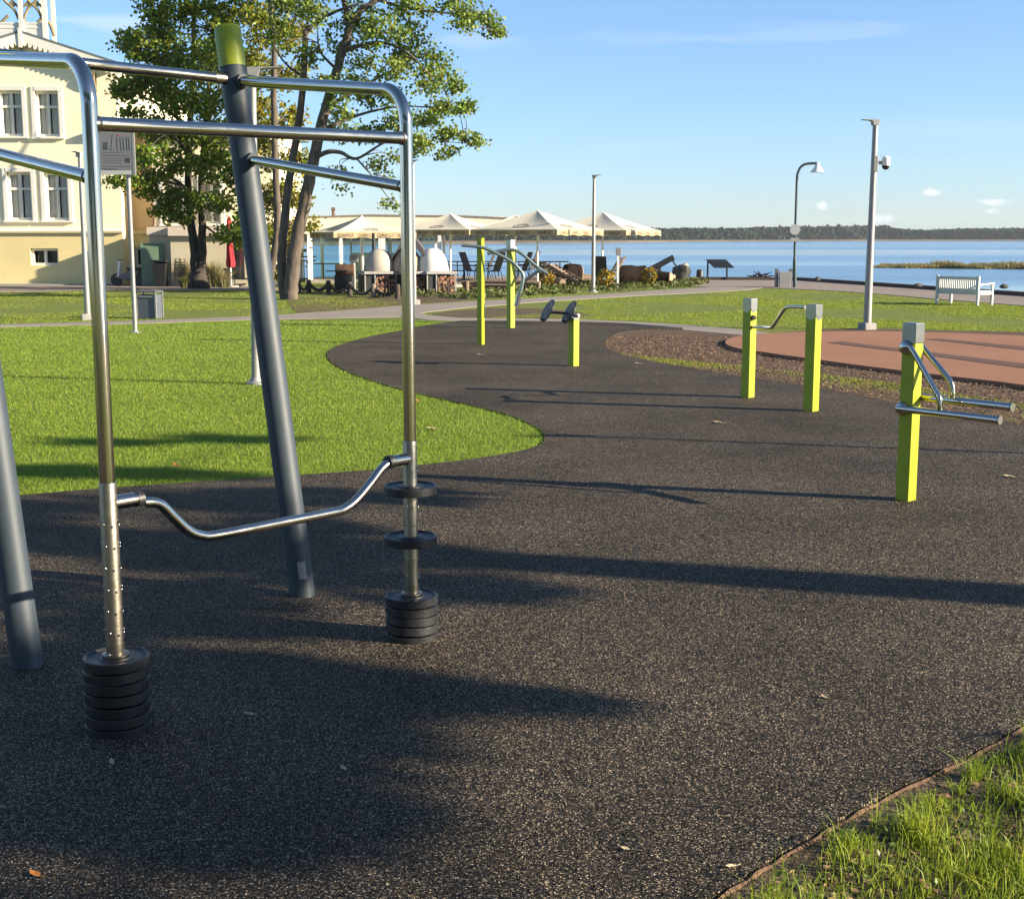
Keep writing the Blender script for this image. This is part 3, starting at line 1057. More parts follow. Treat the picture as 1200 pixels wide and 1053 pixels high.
def lamp(P, v_top, label, r0, r1, head=(-1, 0), base='flange', hl=.42, head_len=None, tilt=None, h=None):
    h = h or HV(P, v_top)
    t = thing('street_lamp', label, 'street lamp', P, 0, 'street lamps')
    top = up_(P, h) + (tilt or Vector((0, 0, 0)))
    MB().tube([up_(P, -.05), up_(P, .05) , P.lerp(top, .5), top], [r0, r0, (r0 + r1) / 2, r1], 18).build('pole', lamp_grey, t, smooth=True)
    if base == 'block':
        MB().box((P.x, P.y, .06), (.28, .28, .18), R(20)).build('base', concrete, t, bevel=.02)
    else:
        MB().lathe([(r0 * 2.3, 0), (r0 * 2.3, .03), (r0 * 1.5, .045), (r0 * 1.02, .10)], P, 18).build('base', lamp_grey, t, smooth=True)
    d = Vector((head[0], head[1], 0)).normalized()
    s = Vector((-d.y, d.x, 0))
    o = top + Vector((0, 0, -.02))
    # neck wedge and flat panel
    mb = MB()
    w = .075
    prof = [(-.06, -.07), (-.07, .03), (hl * .95, .035), (hl, .022), (hl * .5, .015), (hl * .28, -.0), (.06, -.09)]
    mb.prism([o + d * x + Vector((0, 0, z)) - s * w for x, z in prof], s * 2 * w)
    mb.build('lamp_head', lamp_grey, t, bevel=.006)
    return t, h


lampR, hR = lamp(G(1016, 386.5), 141, 'thick pole lamp on a concrete block behind the terracotta pad, with a security camera', .085, .055, (-1, -.1), 'block', .30)
P = G(1016, 386.5)
z = HV(P, 192)
mb = MB().box((P.x + .02, P.y - .02, z), (.10, .13, .32)).bar((P.x + .04, P.y - .02, z + .02), (P.x + .20, P.y - .02, z + .02), .06, .07)
bxo = mb.build('camera_bracket', lamp_grey, lampR, bevel=.01)
MB().lathe([(.065, -.06), (.085, 0), (.085, .14), (.05, .17), (0, .175)], (P.x + .24, P.y - .02, z - .02), 16).build('security_camera', white, bxo, smooth=True)
MB().lathe([(0, -.085), (.05, -.07), (.078, -.02), (.080, 0)], (P.x + .24, P.y - .02, z - .04), 16).build('lens_dome', plastic_black, bxo, smooth=True)
lamp(G(695, 342.5), 205.5, 'slim pole lamp standing alone in front of the rightmost parasols', .075, .05, (1, -.2), 'flange', .26)
lamp(G(485.5, 357), 188, 'slim pole lamp right behind the right steel tube by the ovens', .065, .045, (.9, -.3), 'block', .20)
lamp(G(300, 450.5), 80, 'pole lamp on the lawn directly behind the lime-capped grey post', .058, .046, (1, .12), 'flange', .36, tilt=Vector((.075, 0, 0)))
lamp(G(103, 375), 178.5, 'thin pole lamp in front of the yellow house, leftmost of the lamps', .07, .045, (-.5, -.8), 'block', .18)

# curved lamp with a traffic sign seen from behind
P = G(931, 337.3)
t = thing('street_lamp', 'curved swan-neck lamp with a bell shade and a round sign at the promenade', 'street lamp', P, 0, 'street lamps')
dark_pole = mat('dark_green_pole', (.05, .075, .085), rough=.45, metal=.4, var=.15)
ptsx = [(931.3, 337), (931.3, 300), (932, 270), (933, 240), (934, 210), (935, 203), (938, 196.5), (943, 192.8), (950, 191.6), (957, 191.5)]
c = catmull([AT(u, v, P.y) for u, v in ptsx], 4)
MB().tube(c, [.075 if (p.z < HV(P, 302)) else .05 for p in c], 14).build('pole', dark_pole, t, smooth=True)
c = AT(958, 193, P.y)
m_ = P.y / FPX
MB().lathe([(2 * m_, 2.5 * m_), (2.4 * m_, 0), (3 * m_, -1.5 * m_), (5.5 * m_, -5 * m_), (8 * m_, -8.5 * m_), (7.4 * m_, -8.7 * m_), (5.2 * m_, -5.6 * m_), (0, -5 * m_)], c, 22).build('lamp_shade', white, t, smooth=True)
c = AT(931.5, 269, P.y - .07)
sg = MB().lathe([(0, 0), (.20, 0), (.205, .006), (.20, .012), (0, .012)], c, 28, axis=(.15, -1, 0)).build('round_sign', mat('sign_back', (.22, .23, .24), rough=.5, metal=.3, var=.08), t, smooth=True)
MB().box(AT(931.5, 281, P.y - .07), (.34, .015, .15)).build('sign_plate', mat('sign_plate', (.26, .26, .25), rough=.5, var=.06), t)

# exercise instruction sign on a pole
P = G(158.5, 390)
t = thing('information_sign', 'grey instruction board with exercise drawings on a slim pole over the lawn', 'sign', P)
zb, zt = HV(P, 205), HV(P, 141)
MB().tube([up_(P, -.03), up_(P, zb + .05)], .045, 14).build('pole', lamp_grey, t, smooth=True)
MB().lathe([(.12, 0), (.12, .02), (.06, .03), (.047, .06)], P, 16).build('base', lamp_grey, t, smooth=True)
x0 = AT(111, 175, P.y).x
x1 = AT(156.6, 175, P.y).x
yb = P.y - .06
MB().box(((x0 + x1) / 2, yb, (zb + zt) / 2), (x1 - x0, .03, zt - zb)).build('panel', mat('sign_panel_white', (.38, .38, .37), rough=.4, var=.04), t, bevel=.004)
px_ = (x1 - x0) / 45.6
mb = MB()
zc0, zc1 = zb + 5.5 * px_, zt - 6 * px_
MB().box(((x0 + x1) / 2 - .01, yb - .019, (zc0 + zc1) / 2), (x1 - x0 - 2.6 * px_, .006, zc1 - zc0)).build('poster', mat('poster_grey', (.15, .155, .16), rough=.35, var=.06, scale=4), t)
mb = MB()


def stroke(u0, v0, u1, v1, w=.55):
    a_ = Vector((x0 + (u0 - 111) * px_, yb - .0235, zt - (v0 - 141) * px_))
    b_ = Vector((x0 + (u1 - 111) * px_, yb - .0235, zt - (v1 - 141) * px_))
    mb.bar(a_, b_, w * px_, .003, up=(0, 0, 1) if abs(b_.z - a_.z) < abs(b_.x - a_.x) else (1, 0, 0))


for v in (147.5, 149.2, 151.2):
    stroke(119, v, 154, v + .7, .5)
stroke(119, 181.2, 154, 182, .5)
for v in (184.5, 187, 189.6):
    stroke(121, v, 145, v + .5, .35)
stroke(120, 193.6, 154, 194.2, .6)
stroke(122, 196.6, 138, 197, .9)
stroke(120, 178.2, 146, 178.6, .4)
for u in (124, 126.2, 128):
    stroke(u, 166, u - .8, 175, .7)
stroke(123, 173.4, 129.5, 174, .8)
stroke(134.5, 157, 131.5, 176, .4)
for u in (139, 143.2, 146.6, 150.4, 153):
    stroke(u, 160.5, u + .5, 176, .55)
for u in (149, 151.2, 153.2):
    stroke(u, 184, u, 189.5, 1.0)
mb.build('drawing', mat('poster_ink', (.07, .075, .09), rough=.6), t)
mb = MB()
for u in (139.6, 141.8, 146.2):
    mb.box((x0 + (u - 111) * px_, yb - .0235, zt - (158.4 - 141) * px_), (1.3 * px_, .003, 1.6 * px_))
mb.build('drawing', mat('poster_red', (.35, .06, .05), rough=.6), t)
MB().box((x1 + .02, yb, (zb + zt) / 2), (.045, .05, zt - zb + .03)).build('frame', lamp_grey, t)

# litter bin
P = G(176, 373.2)
t = thing('litter_bin', 'square dark grey litter bin beside the path on the left', 'litter bin', P)
w_ = AT(190, 350, P.y).x - AT(163, 350, P.y).x
h_ = HV(P, 340.5)
bin_m = mat('bin_grey', (.085, .10, .115), rough=.5, var=.12, scale=5)
rzb = R(-8)
MB().box((P.x, P.y, h_ * .43), (w_ * .82, w_ * .75, h_ * .86), rzb).build('body', bin_m, t, bevel=.012)
MB().box((P.x, P.y, h_ - .02), (w_ * .94, w_ * .86, .04), rzb).build('lid', bin_m, t, bevel=.008)
mb = MB()
for sx in (-1, 1):
    for sy in (-1, 1):
        q = Matrix.Rotation(rzb, 3, 'Z') @ Vector((sx * w_ * .43, sy * w_ * .38, 0))
        mb.box((P.x + q.x, P.y + q.y, h_ / 2), (.035, .035, h_ - .02), rzb)
mb.build('frame', lamp_grey, t)
q = Matrix.Rotation(rzb, 3, 'Z') @ Vector((0, -w_ * .385, 0))
MB().box((P.x + q.x, P.y + q.y, h_ * .80), (w_ * .66, .02, .035), rzb).build('slot_trim', lamp_grey, t)

# bench
P = G(1121, 357)
th = R(-57)
t = thing('park_bench', 'white slatted wooden bench facing the lake on the right', 'bench', P, th)
bw, bd, bh = 1.50, .62, .80
bm_ = mat('bench_white', (.54, .54, .51), rough=.6, var=.08, scale=5)
mb = MB().box((0, 0, bh - .03), (bw - .1, .05, .08)).box((0, 0, .44), (bw - .1, .045, .06))
for i in range(21):
    mb.box((-bw / 2 + .10 + i * (bw - .2) / 20, 0, .61), (.040, .025, .29))
mb.build('backrest', bm_, t, world=False)
mb = MB()
for i in range(6):
    mb.box((0, .07 + i * .088, .405), (bw - .04, .075, .028))
mb.box((0, .03, .345), (bw - .1, .03, .09)).box((0, bd - .04, .345), (bw - .1, .03, .09))
mb.build('seat', bm_, t, world=False, bevel=.005)
for sx in (-1, 1):
    MB().box((sx * (bw / 2 - .035), 0, bh / 2 + .01), (.07, .065, bh + .04)).build('leg', bm_, t, world=False, bevel=.006)
    MB().box((sx * (bw / 2 - .035), bd, .30), (.07, .065, .62)).build('leg', bm_, t, world=False, bevel=.006)
    MB().bar((sx * (bw / 2 - .035), .03, .585), (sx * (bw / 2 - .035), bd + .06, .628), .08, .035).box((sx * (bw / 2 - .035), bd / 2, .345), (.035, bd - .06, .08)).build('armrest', bm_, t, world=False)

# information lectern board
P = G(843, 328.5)
t = thing('information_board', 'slanted black information board on two legs by the lake', 'information board', P)
pw = P.y / FPX
xl, xr = AT(829, 328, P.y).x, AT(851, 328, P.y).x
tz, bz = HV(P, 304), HV(P, 312.5)
mb = MB()
mb.prism([Vector((AT(828, 304, P.y).x, P.y + .12, tz)), Vector((AT(851, 304, P.y).x, P.y + .12, tz)), Vector((AT(858, 312, P.y).x, P.y - .45, bz)), Vector((AT(835, 312.5, P.y).x, P.y - .45, bz))], (0, -.02, -.05))
mb.build('board', blackmetal, t)
for x, z in ((xl, tz), (xr + .02, bz)):
    MB().box((x, P.y, z / 2 - .02), (.07, .07, z)).build('leg', blackmetal, t)

# grey cabinet
P = G(918, 336.8)
t = thing('electric_cabinet', 'pale grey cabinet between dark posts next to the swan-neck lamp', 'cabinet', P)
z1 = HV(P, 317)
MB().box((P.x + .05, P.y, z1 * .46), (.44, .35, z1 * .92), R(-6)).build('body', mat('cabinet_grey', (.36, .35, .33), rough=.6, var=.1, scale=4), t, bevel=.01)
for u in (909.5, 926):
    x = AT(u, 330, P.y).x
    MB().box((x, P.y - .05, z1 * .55), (.12, .12, z1 * 1.1)).build('post', mat('cabinet_post', (.10, .105, .11), rough=.6, var=.15), t)

# ================================================================== yellow house
YB = G(50, 334).y
wall_y = mat('cream_plaster', (.90, .80, .56), rough=.9, var=.06, scale=.9, bump=.12, bscale=25)
wall_base = mat('ochre_plaster', (.68, .57, .28), rough=.9, var=.08, scale=.8, bump=.12, bscale=25)
wall_grey = mat('beige_plaster', (.56, .50, .36), rough=.9, var=.08, scale=.7, bump=.12, bscale=25)
trim = mat('house_trim', (.72, .70, .62), rough=.7, var=.05, scale=2)
roof_m = mat('roof_sheet', (.13, .15, .14), rough=.55, var=.15, scale=1.2)
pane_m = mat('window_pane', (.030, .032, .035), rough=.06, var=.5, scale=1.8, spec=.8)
curtain = mat('net_curtain', (.80, .77, .70), rough=.9, var=.15, scale=22, stretch=(1, 1, .05))
ornament = mat('ornament_wood', (.24, .19, .10), rough=.8, var=.2, scale=5)


def wx(u):
    return AT(u, 200, YB).x


def wz(v):
    return AT(50, v, YB).z


house = thing('yellow_house', 'three-storey cream and ochre house with a gabled roof, white windows and a timber belvedere', 'house', (wx(-40), YB + 4, 0))


def wall_holes(mb, x0, x1, z0, z1, holes, y, dep):
    xs = sorted({x0, x1} | {h[0] for h in holes} | {h[1] for h in holes})
    zs = sorted({z0, z1} | {h[2] for h in holes} | {h[3] for h in holes})
    for i in range(len(xs) - 1):
        for j in range(len(zs) - 1):
            cx_, cz_ = (xs[i] + xs[i + 1]) / 2, (zs[j] + zs[j + 1]) / 2
            if any(h[0] < cx_ < h[1] and h[2] < cz_ < h[3] for h in holes):
                continue
            mb.add([(xs[i], y, zs[j]), (xs[i + 1], y, zs[j]), (xs[i + 1], y, zs[j + 1]), (xs[i], y, zs[j + 1])], [(0, 1, 2, 3)])
    for a, b, c, d in holes:
        mb.add([(a, y, c), (b, y, c), (b, y, d), (a, y, d), (a, y + dep, c), (b, y + dep, c), (b, y + dep, d), (a, y + dep, d)],
               [(0, 4, 5, 1), (1, 5, 6, 2), (2, 6, 7, 3), (3, 7, 4, 0)])


def window(parent, a, b, c, d, y, dep=.22, casing=True, cols=2, transom=.34):
    """a,b x-range; c,d z-range of the opening"""
    fr = MB()
    t_ = .10
    yy = y + dep - .06
    for x in (a + t_ / 2, b - t_ / 2):
        fr.box((x, yy, (c + d) / 2), (t_, .07, d - c))
    for z in (c + t_ / 2, d - t_ / 2):
        fr.box(((a + b) / 2, yy - .002, z), (b - a - .01, .07, t_))
    for k in range(1, cols):
        fr.box((a + (b - a) * k / cols, yy - .004, (c + d) / 2), (.11, .062, d - c - .02))
    if transom:
        fr.box(((a + b) / 2, yy - .006, d - (d - c) * transom), (b - a - .02, .068, .105))
    w = fr.build('window', trim, parent)
    MB().add([(a, y + dep - .03, c), (b, y + dep - .03, c), (b, y + dep - .03, d), (a, y + dep - .03, d)], [(0, 1, 2, 3)]).build('pane', glass_h, w)
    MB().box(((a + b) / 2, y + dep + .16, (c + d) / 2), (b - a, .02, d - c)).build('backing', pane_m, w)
    if casing:
        mb = MB()
        for s in (-1, 1):
            x0_ = a if s < 0 else b
            mb.box((x0_ + s * .075, y - .02, (c + d) / 2 + .03), (.15, .07, d - c + .30))
        mb.box(((a + b) / 2, y - .025, d + .10), (b - a + .02, .08, .16))
        mb.build('casing', trim, w)
        MB().box(((a + b) / 2, y - .05, c - .06), (b - a + .36, .16, .07)).build('sill', trim, w)
        # drawn net curtains
        vs, fs = [], []
        n = 40
        for i in range(n + 1):
            x = a + .03 + (b - a - .06) * i / n
            gap = abs(i / n - .5) < .07
            yy2 = y + dep + .06 + .022 * math.sin(i * 1.55)
            vs += [(x, yy2, c + .02), (x, yy2, d - .02)]
        for i in range(n):
            if abs((i + .5) / n - .5) > .09:
                fs.append((2 * i, 2 * i + 2, 2 * i + 3, 2 * i + 1))
        MB().add(vs, fs).build('curtain', curtain, w, smooth=True, angle=180)
    return w


glass_h = glass_mat('window_glass', (.85, .85, .83), .12)
WIN = [(3, 30.5, 159.5, 106.5), (45.5, 73, 160, 107), (-60, -32, 158.5, 105.5), (7, 36, 258, 202), (51, 79, 258, 202), (-57, -28, 258, 201)]
holes = [(wx(a), wx(b), wz(c), wz(d)) for a, b, c, d in WIN]
bwin = (wx(30.5), wx(63.5), wz(311), wz(291))
zbelt = wz(272)
zeave = wz(86)
xl, xr = wx(-216), wx(140.5)
mb = MB()
wall_holes(mb, xl, xr, zbelt, zeave, holes, YB, .22)
xm = wx(36)
xsym = 2 * xm - xr
mb.add([(xl, YB, zeave), (xr, YB, zeave), (xr, YB, wz(83)), (xm, YB, wz(46)), (xl, YB, wz(83))], [(0, 1, 2, 3, 4)])
mb.add([(xr, YB, 0), (xr, YB + 12, 0), (xr, YB + 12, zeave + .1), (xr, YB, zeave + .1)], [(0, 1, 2, 3)])
mb.add([(xl, YB + 12, 0), (xl, YB, 0), (xl, YB, zeave), (xl, YB + 12, zeave)], [(0, 1, 2, 3)])
mb.add([(xr, YB + 12, 0), (xl, YB + 12, 0), (xl, YB + 12, zeave), (xr, YB + 12, zeave)], [(0, 1, 2, 3)])
mb.build('wall', wall_y, house)
mb = MB()
wall_holes(mb, xl, xr, -.05, zbelt, [bwin], YB - .04, .26)
mb.add([(xl, YB - .04, zbelt), (xr, YB - .04, zbelt), (xr, YB, zbelt), (xl, YB, zbelt)], [(0, 1, 2, 3)])
mb.build('base_wall', wall_base, house)
for a, b, c, d in holes:
    window(house, a, b, c, d, YB)
window(house, *bwin, YB - .04, .26, casing=False, transom=None)
mb = MB()
mb.prism([(xl, YB - .04, zbelt - .03), (xl, YB - .16, zbelt - .03), (xl, YB - .19, zbelt + .06), (xl, YB, zbelt + .13)], (xr - xl + .05, 0, 0))
mb.build('belt_course', wall_y, house)
MB().box(((xl + xr) / 2, YB - .30, -.02), (xr - xl, .56, .16)).build('plinth', concrete, house)
# roof: two sloping slabs with a scalloped barge board
pk = Vector((xm, YB - .36, wz(37)))
er = Vector((wx(152), YB - .36, wz(75.5)))
el = Vector((2 * xm - er.x, YB - .75, er.z))
for e in (er, el):
    d = (e - pk)
    n = Vector((-d.z, 0, d.x)).normalized()
    if n.z < 0:
        n = -n
    MB().prism([pk, e, e - n * .10, pk - n * .10], (0, 13.5, 0)).build('roof', roof_m, house)
    mb = MB()
    dn = d.normalized()
    w1 = .30
    a_, b_ = pk - n * .10, e - n * .10
    mb.prism([a_, b_, b_ - n * w1, a_ - n * w1], (0, .05, 0))
    L_ = d.length
    k = int(L_ / .20)
    for i in range(k):
        c = a_ - n * w1 + dn * (L_ * (i + .5) / k)
        mb.prism([c - dn * .085, c + dn * .085, c + dn * .06 - n * .10, c - n * .16, c - dn * .06 - n * .10], (0, .045, 0))
    mb.build('barge_board', trim, house)
    # soffit
    MB().prism([a_ - n * .02 + Vector((0, .06, 0)), b_ - n * .02 + Vector((0, .06, 0)), b_ - n * .06 + Vector((0, .06, 0)), a_ - n * .06 + Vector((0, .06, 0))], (0, .30, 0)).build('soffit', mat('soffit_wood', (.40, .28, .14), rough=.8, var=.15), house)
for u, v in ((33, 60), (117, 97), (-44, 90)):
    x, z = wx(u), wz(v)
    mb = MB()
    mb.bar((x, YB - .02, z - .35), (x, YB - .02, z + .35), .10, .10)
    mb.tube(catmull([(x, YB - .05, z - .3), (x, YB - .18, z - .05), (x, YB - .28, z + .28)], 4), .05, 8)
    mb.bar((x, YB, z + .3), (x, YB - .30, z + .34), .09, .09)
    mb.build('roof_bracket', ornament, house)
MB().box((xm, YB - .39, wz(46)), (.13, .06, .75)).build('finial', trim, house)
# belvedere on the roof
bel = MB()
bposts = []
zd = wz(36)
YR = YB + .9
xs_ = (wx(-62), wx(-18), wx(25.5), wx(53))
for x in xs_:
    bposts.append(((x, YR, zd + 1.7), (.17, .17, 4.2)))
for x in (xs_[0], xs_[3] - .45, xs_[3] - .9):
    bposts.append(((x, YR + 2.4, zd + 1.7), (.15, .15, 4.2)))
for z in (zd + .25, zd + .42):
    bel.box(((xs_[0] + xs_[3]) / 2, YR, z), (xs_[3] - xs_[0], .06, .06))
for i in range(60):
    x = xs_[0] + (xs_[3] - xs_[0]) * i / 59
    bel.box((x, YR, zd - .05), (.07, .03, .9))
bo = bel.build('belvedere', trim, house)
for c_, s_ in bposts:
    MB().box(c_, s_).build('post', trim, bo)
MB().box(((xs_[0] + xs_[3]) / 2, YR + 1.2, zd - .5), (xs_[3] - xs_[0] + .3, 2.8, .3)).build('deck', roof_m, bo)
mb = MB()
zt = wz(2)
for i, x in enumerate(xs_):
    for s in (-1, 1):
        if (i == 0 and s < 0) or (i == 3 and s > 0):
            continue
        c = catmull([(x + s * .10, YR, zt - .55), (x + s * .28, YR, zt - .15), (x + s * .62, YR, zt + .18), (x + s * .70, YR, zt + .45)], 5)
        mb.tube(c, .055, 8)
        mb.tube(catmull([(x + s * .10, YR + .02, zt - .05), (x + s * .35, YR + .02, zt + .20), (x + s * .25, YR + .02, zt + .42)], 5), .05, 8)
        mb.lathe([(.04, -.03), (.12, -.03), (.12, .03), (.04, .03)], (x + s * .33, YR, zt + .05), 10, axis=(0, 1, 0))
        mb.tube(catmull([(x + s * .05, YR + 1.2, zt - 1.0), (x + s * .2, YR + 1.2, zt - .55), (x + s * .55, YR + 1.2, zt - .2)], 4), .07, 8)
mb.build('carved_bracket', ornament, bo)
MB().box(((xs_[0] + xs_[3]) / 2, YR + .05, zt + .52), (xs_[3] - xs_[0] + .2, .10, .16)).box(((xs_[0] + xs_[3]) / 2, YR + 1.2, zt + 2.0), (xs_[3] - xs_[0] + 1.2, 4, .14)).build('canopy', trim, bo)

# right-hand wing, recess and low annex
orange = mat('shaded_plaster', (.84, .60, .33), rough=.9, var=.05, scale=.9, bump=.1, bscale=25)  # shade and warm bounce in the recess put into the plaster colour
wing = thing('house_wing', 'lower cream wing of the yellow house behind the two-stemmed tree, with a low flat-roofed annex', 'house wing', (wx(220), YB + 3, 0))
zw = wz(150)
x2, x3, x4 = wx(141), wx(178), wx(318)
MB().box(((x2 + x3) / 2 + .2, YB + 1.35, (zw + zbelt) / 2), (x3 - x2 + .5, .5, zw - zbelt)).build('recess_wall', orange, wing)
dx0, dx1, dz1 = wx(146), wx(171), wz(290)
mb = MB()
wall_holes(mb, x2 - .02, x3 + .4, -.05, zbelt, [(dx0, dx1, 0, dz1)], YB + .85, .3)
mb.add([(x2 - .02, YB + .85, zbelt), (x3 + .4, YB + .85, zbelt), (x3 + .4, YB + 1.2, zbelt), (x2 - .02, YB + 1.2, zbelt)], [(0, 1, 2, 3)])
mb.build('recess_base', wall_base, wing)
MB().box(((x2 + x3) / 2, YB + .80, zbelt), (x3 - x2, .16, .12)).build('belt_course', wall_base, wing)
window(wing, dx0, dx1, 0, dz1, YB + .85, .25, casing=False, cols=2, transom=.5)
mb = MB()
wh = [(wx(190), wx(212), wz(262), wz(212)), (wx(235), wx(257), wz(262), wz(212))]
wall_holes(mb, x3, x4, 0, zw, wh, YB + .05, .25)
mb.add([(x3, YB + .05, 0), (x3, YB + 1.2, 0), (x3, YB + 1.2, zw), (x3, YB + .05, zw)], [(0, 3, 2, 1)])
mb.add([(x4, YB + .05, 0), (x4, YB + 8, 0), (x4, YB + 8, zw), (x4, YB + .05, zw)], [(0, 1, 2, 3)])
mb.build('wall', wall_y, wing)
for h in wh:
    window(wing, *h, YB + .05, .25, casing=True)
MB().box(((x2 + x4) / 2, YB + 4, zw + .09), (x4 - x2 + .6, 9, .18)).build('roof', roof_m, wing)
# drain pipe
MB().tube(catmull([(wx(178.5), YB - .06, wz(240)), (wx(178.5), YB - .06, wz(262)), (wx(176.5), YB - .10, wz(268)), (wx(177.5), YB - .16, wz(276)), (wx(181.5), YB - .2, wz(280)), (wx(181.8), YB - .2, wz(287))], 4), .05, 8).build('drain_pipe', mat('drain_brown', (.16, .09, .055), rough=.6, var=.2), wing, smooth=True)
za0, za1 = wz(276), wz(266.5)
xa, xb_, xc = wx(181), wx(207.5), wx(316)
MB().box(((xa + xb_) / 2, YB - .56, za0 / 2), (xb_ - xa, 1.30, za0)).build('annex_wall', wall_grey, wing)
MB().box(((xb_ + xc) / 2, YB - .70, za0 / 2 - .003), (xc - xb_, 1.62, za0)).build('annex_wall', wall_grey, wing)
MB().box(((xa + xc) / 2, YB - .62, (za0 + za1) / 2 + .004), (xc - xa + .1, 1.5, za1 - za0)).box(((xb_ + xc) / 2, YB - .80, (za0 + za1) / 2), (xc - xb_ + .08, 1.8, za1 - za0 + .03)).build('annex_roof', mat('annex_fascia', (.62, .54, .44), rough=.8, var=.08), wing)
gd = mat('green_door', (.13, .20, .13), rough=.6, var=.08, scale=2)
MB().box((wx(184.5), YB - 1.36, wz(285) / 2 + .02), (wx(198) - wx(171) - .05, .06, wz(285) - .04), R(4)).build('door', gd, wing, bevel=.01)
MB().box((wx(253), YB - 1.53, wz(318)), (wx(258) - wx(249), .02, .6)).build('vent', wall_base, wing)
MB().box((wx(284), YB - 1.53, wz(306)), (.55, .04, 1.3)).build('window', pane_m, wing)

# things beside the annex
P = G(185, 333.5)
P = Vector((wx(185) * .97, YB - 1.85, 0))
t = thing('wheelie_bin', 'black wheeled bin in front of the green door', 'wheelie bin', P)
mb = MB()
hb = 1.02
mb.add([P + Vector((x * s, y * s2, z)) for z, s, s2 in ((.06, .36, .36), (hb - .1, .52, .52)) for x, y in ((-.5, -.5), (.5, -.5), (.5, .5), (-.5, .5))],
       [(3, 2, 1, 0), (4, 5, 6, 7), (0, 1, 5, 4), (1, 2, 6, 5), (2, 3, 7, 6), (3, 0, 4, 7)])
mb.build('body', blackmetal, t)
MB().box((P.x, P.y, hb - .04), (.60, .60, .08), 0, R(-6)).build('lid', plastic_black, t, bevel=.02)
for s in (-1, 1):
    MB().lathe([(0, -.03), (.10, -.03), (.10, .03), (0, .03)], (P.x + s * .20, P.y + .2, .10), 12, axis=(1, 0, 0)).build('wheel', rubber_black, t)
for k, (u, lb) in enumerate(((203, 'folded wooden slat chair leaning on the annex wall, nearer the black bin'), (209, 'folded wooden slat chair leaning on the annex wall, nearer the tree'))):
    x = wx(u) * .967
    o = Vector((x, YB - 1.78, 0))
    t = thing('folding_chair', lb, 'folding chair', o, 0, 'folded wooden chairs')
    for s in (-1, 1):
        MB().tube(catmull([o + Vector((s * .09, -.12, .0)), o + Vector((s * .10, 0, .7)), o + Vector((s * .09, .09, 1.04)), o + Vector((s * .03, .10, 1.08))], 4), .022, 8).build('leg', wood, t, smooth=True)
    mb = MB()
    for i in range(6):
        mb.box(o + Vector((0, .0 + i * .012, .45 + i * .10)), (.19, .02, .06))
    mb.build('slats', wood, t)
P = Vector((wx(143) * .985, YB - .8, 0))
t = thing('moped', 'parked dark moped with a pale fairing by the recessed door', 'moped', P)
for dx in (-.42, .50):
    w = MB().lathe([(.12, -.05), (.22, -.05), (.25, -.02), (.25, .02), (.22, .05), (.12, .05)], P + Vector((dx, -.1 * (dx > 0), .25)), 16, axis=(.12, 1, 0)).build('wheel', rubber_black, t, smooth=True)
MB().prism([P + Vector(q) for q in ((-.5, -.14, .35), (.0, -.14, .22), (.35, -.14, .30), (.55, -.14, .55), (.5, -.14, .62), (.1, -.14, .60), (-.30, -.14, .42), (-.38, -.14, .5))], (0, .28, 0)).build('body', mat('moped_body', (.16, .15, .16), rough=.4, var=.2), t, bevel=.04)
MB().box(P + Vector((.28, 0, .68)), (.55, .24, .12)).build('seat', plastic_black, t, bevel=.04)
MB().prism([P + Vector(q) for q in ((-.36, -.16, .35), (-.28, -.16, .35), (-.18, -.16, 1.0), (-.30, -.16, 1.0))], (0, .32, 0)).build('fairing', white, t, bevel=.03)
MB().tube([P + Vector((-.22, -.3, 1.05)), P + Vector((-.26, 0, 1.0)), P + Vector((-.22, .3, 1.05))], .02, 8).build('handlebar', blackmetal, t)

# closed red parasol
P = G(271, 336.5)
t = thing('closed_parasol', 'closed red parasol standing behind the trees near the annex', 'parasol', P)
MB().tube([P, up_(P, HV(P, 252))], .035, 10).build('pole', white, t, smooth=True)
z0, z1 = HV(P, 313), HV(P, 252)
vs, fs = [], []
n = 20
prof = [(.20, 0), (.23, .06), (.17, .3), (.14, .48), (.19, .55), (.15, .75), (.10, .92), (.03, 1.0)]
for r, q in prof:
    for k in range(n):
        a = 2 * math.pi * k / n
        rr = r * .68 * (1 + .25 * math.cos(5 * a + q * 3))
        vs.append(P + Vector((rr * math.cos(a), rr * math.sin(a), z0 + (z1 - z0) * q)))
for i in range(len(prof) - 1):
    for k in range(n):
        k2 = (k + 1) % n
        fs.append((i * n + k, i * n + k2, (i + 1) * n + k2, (i + 1) * n + k))
MB().add(vs, fs).build('canopy', mat('red_cloth', (.45, .025, .035), rough=.9, var=.2, scale=6), t, smooth=True)
MB().lathe([(.3, 0), (.3, .06), (.05, .09)], P, 14).build('base', concrete, t)
P = G(286, 336)
t = thing('sun_lounger', 'low dark folded lounger beside the closed red parasol', 'lounger', P)
MB().bar(up_(P, .32) - Vector((.5, .1, 0)), up_(P, .30) + Vector((.6, 0, 0)), .55, .05).build('seat', plastic_black, t)
MB().bar(up_(P, .34) - Vector((.45, .1, 0)), up_(P, .72) - Vector((.72, .1, 0)), .52, .05).build('backrest', plastic_black, t)
for dx in (-.4, .5):
    for dy in (-.25, .2):
        MB().tube([P + Vector((dx, dy, 0)), P + Vector((dx, dy, .32))], .025, 8).build('leg', steel_pale, t)

# ================================================================== cafe pavilion
YC = G(370, 331).y
cafe = thing('cafe_pavilion', 'flat-roofed white cafe pavilion with glass walls beside the lake', 'cafe', (AT(460, 300, YC).x, YC + 2, 0))
cx0, cx1 = AT(360, 300, YC).x, AT(590, 300, YC).x


def cz(v):
    return AT(600, v, YC).z


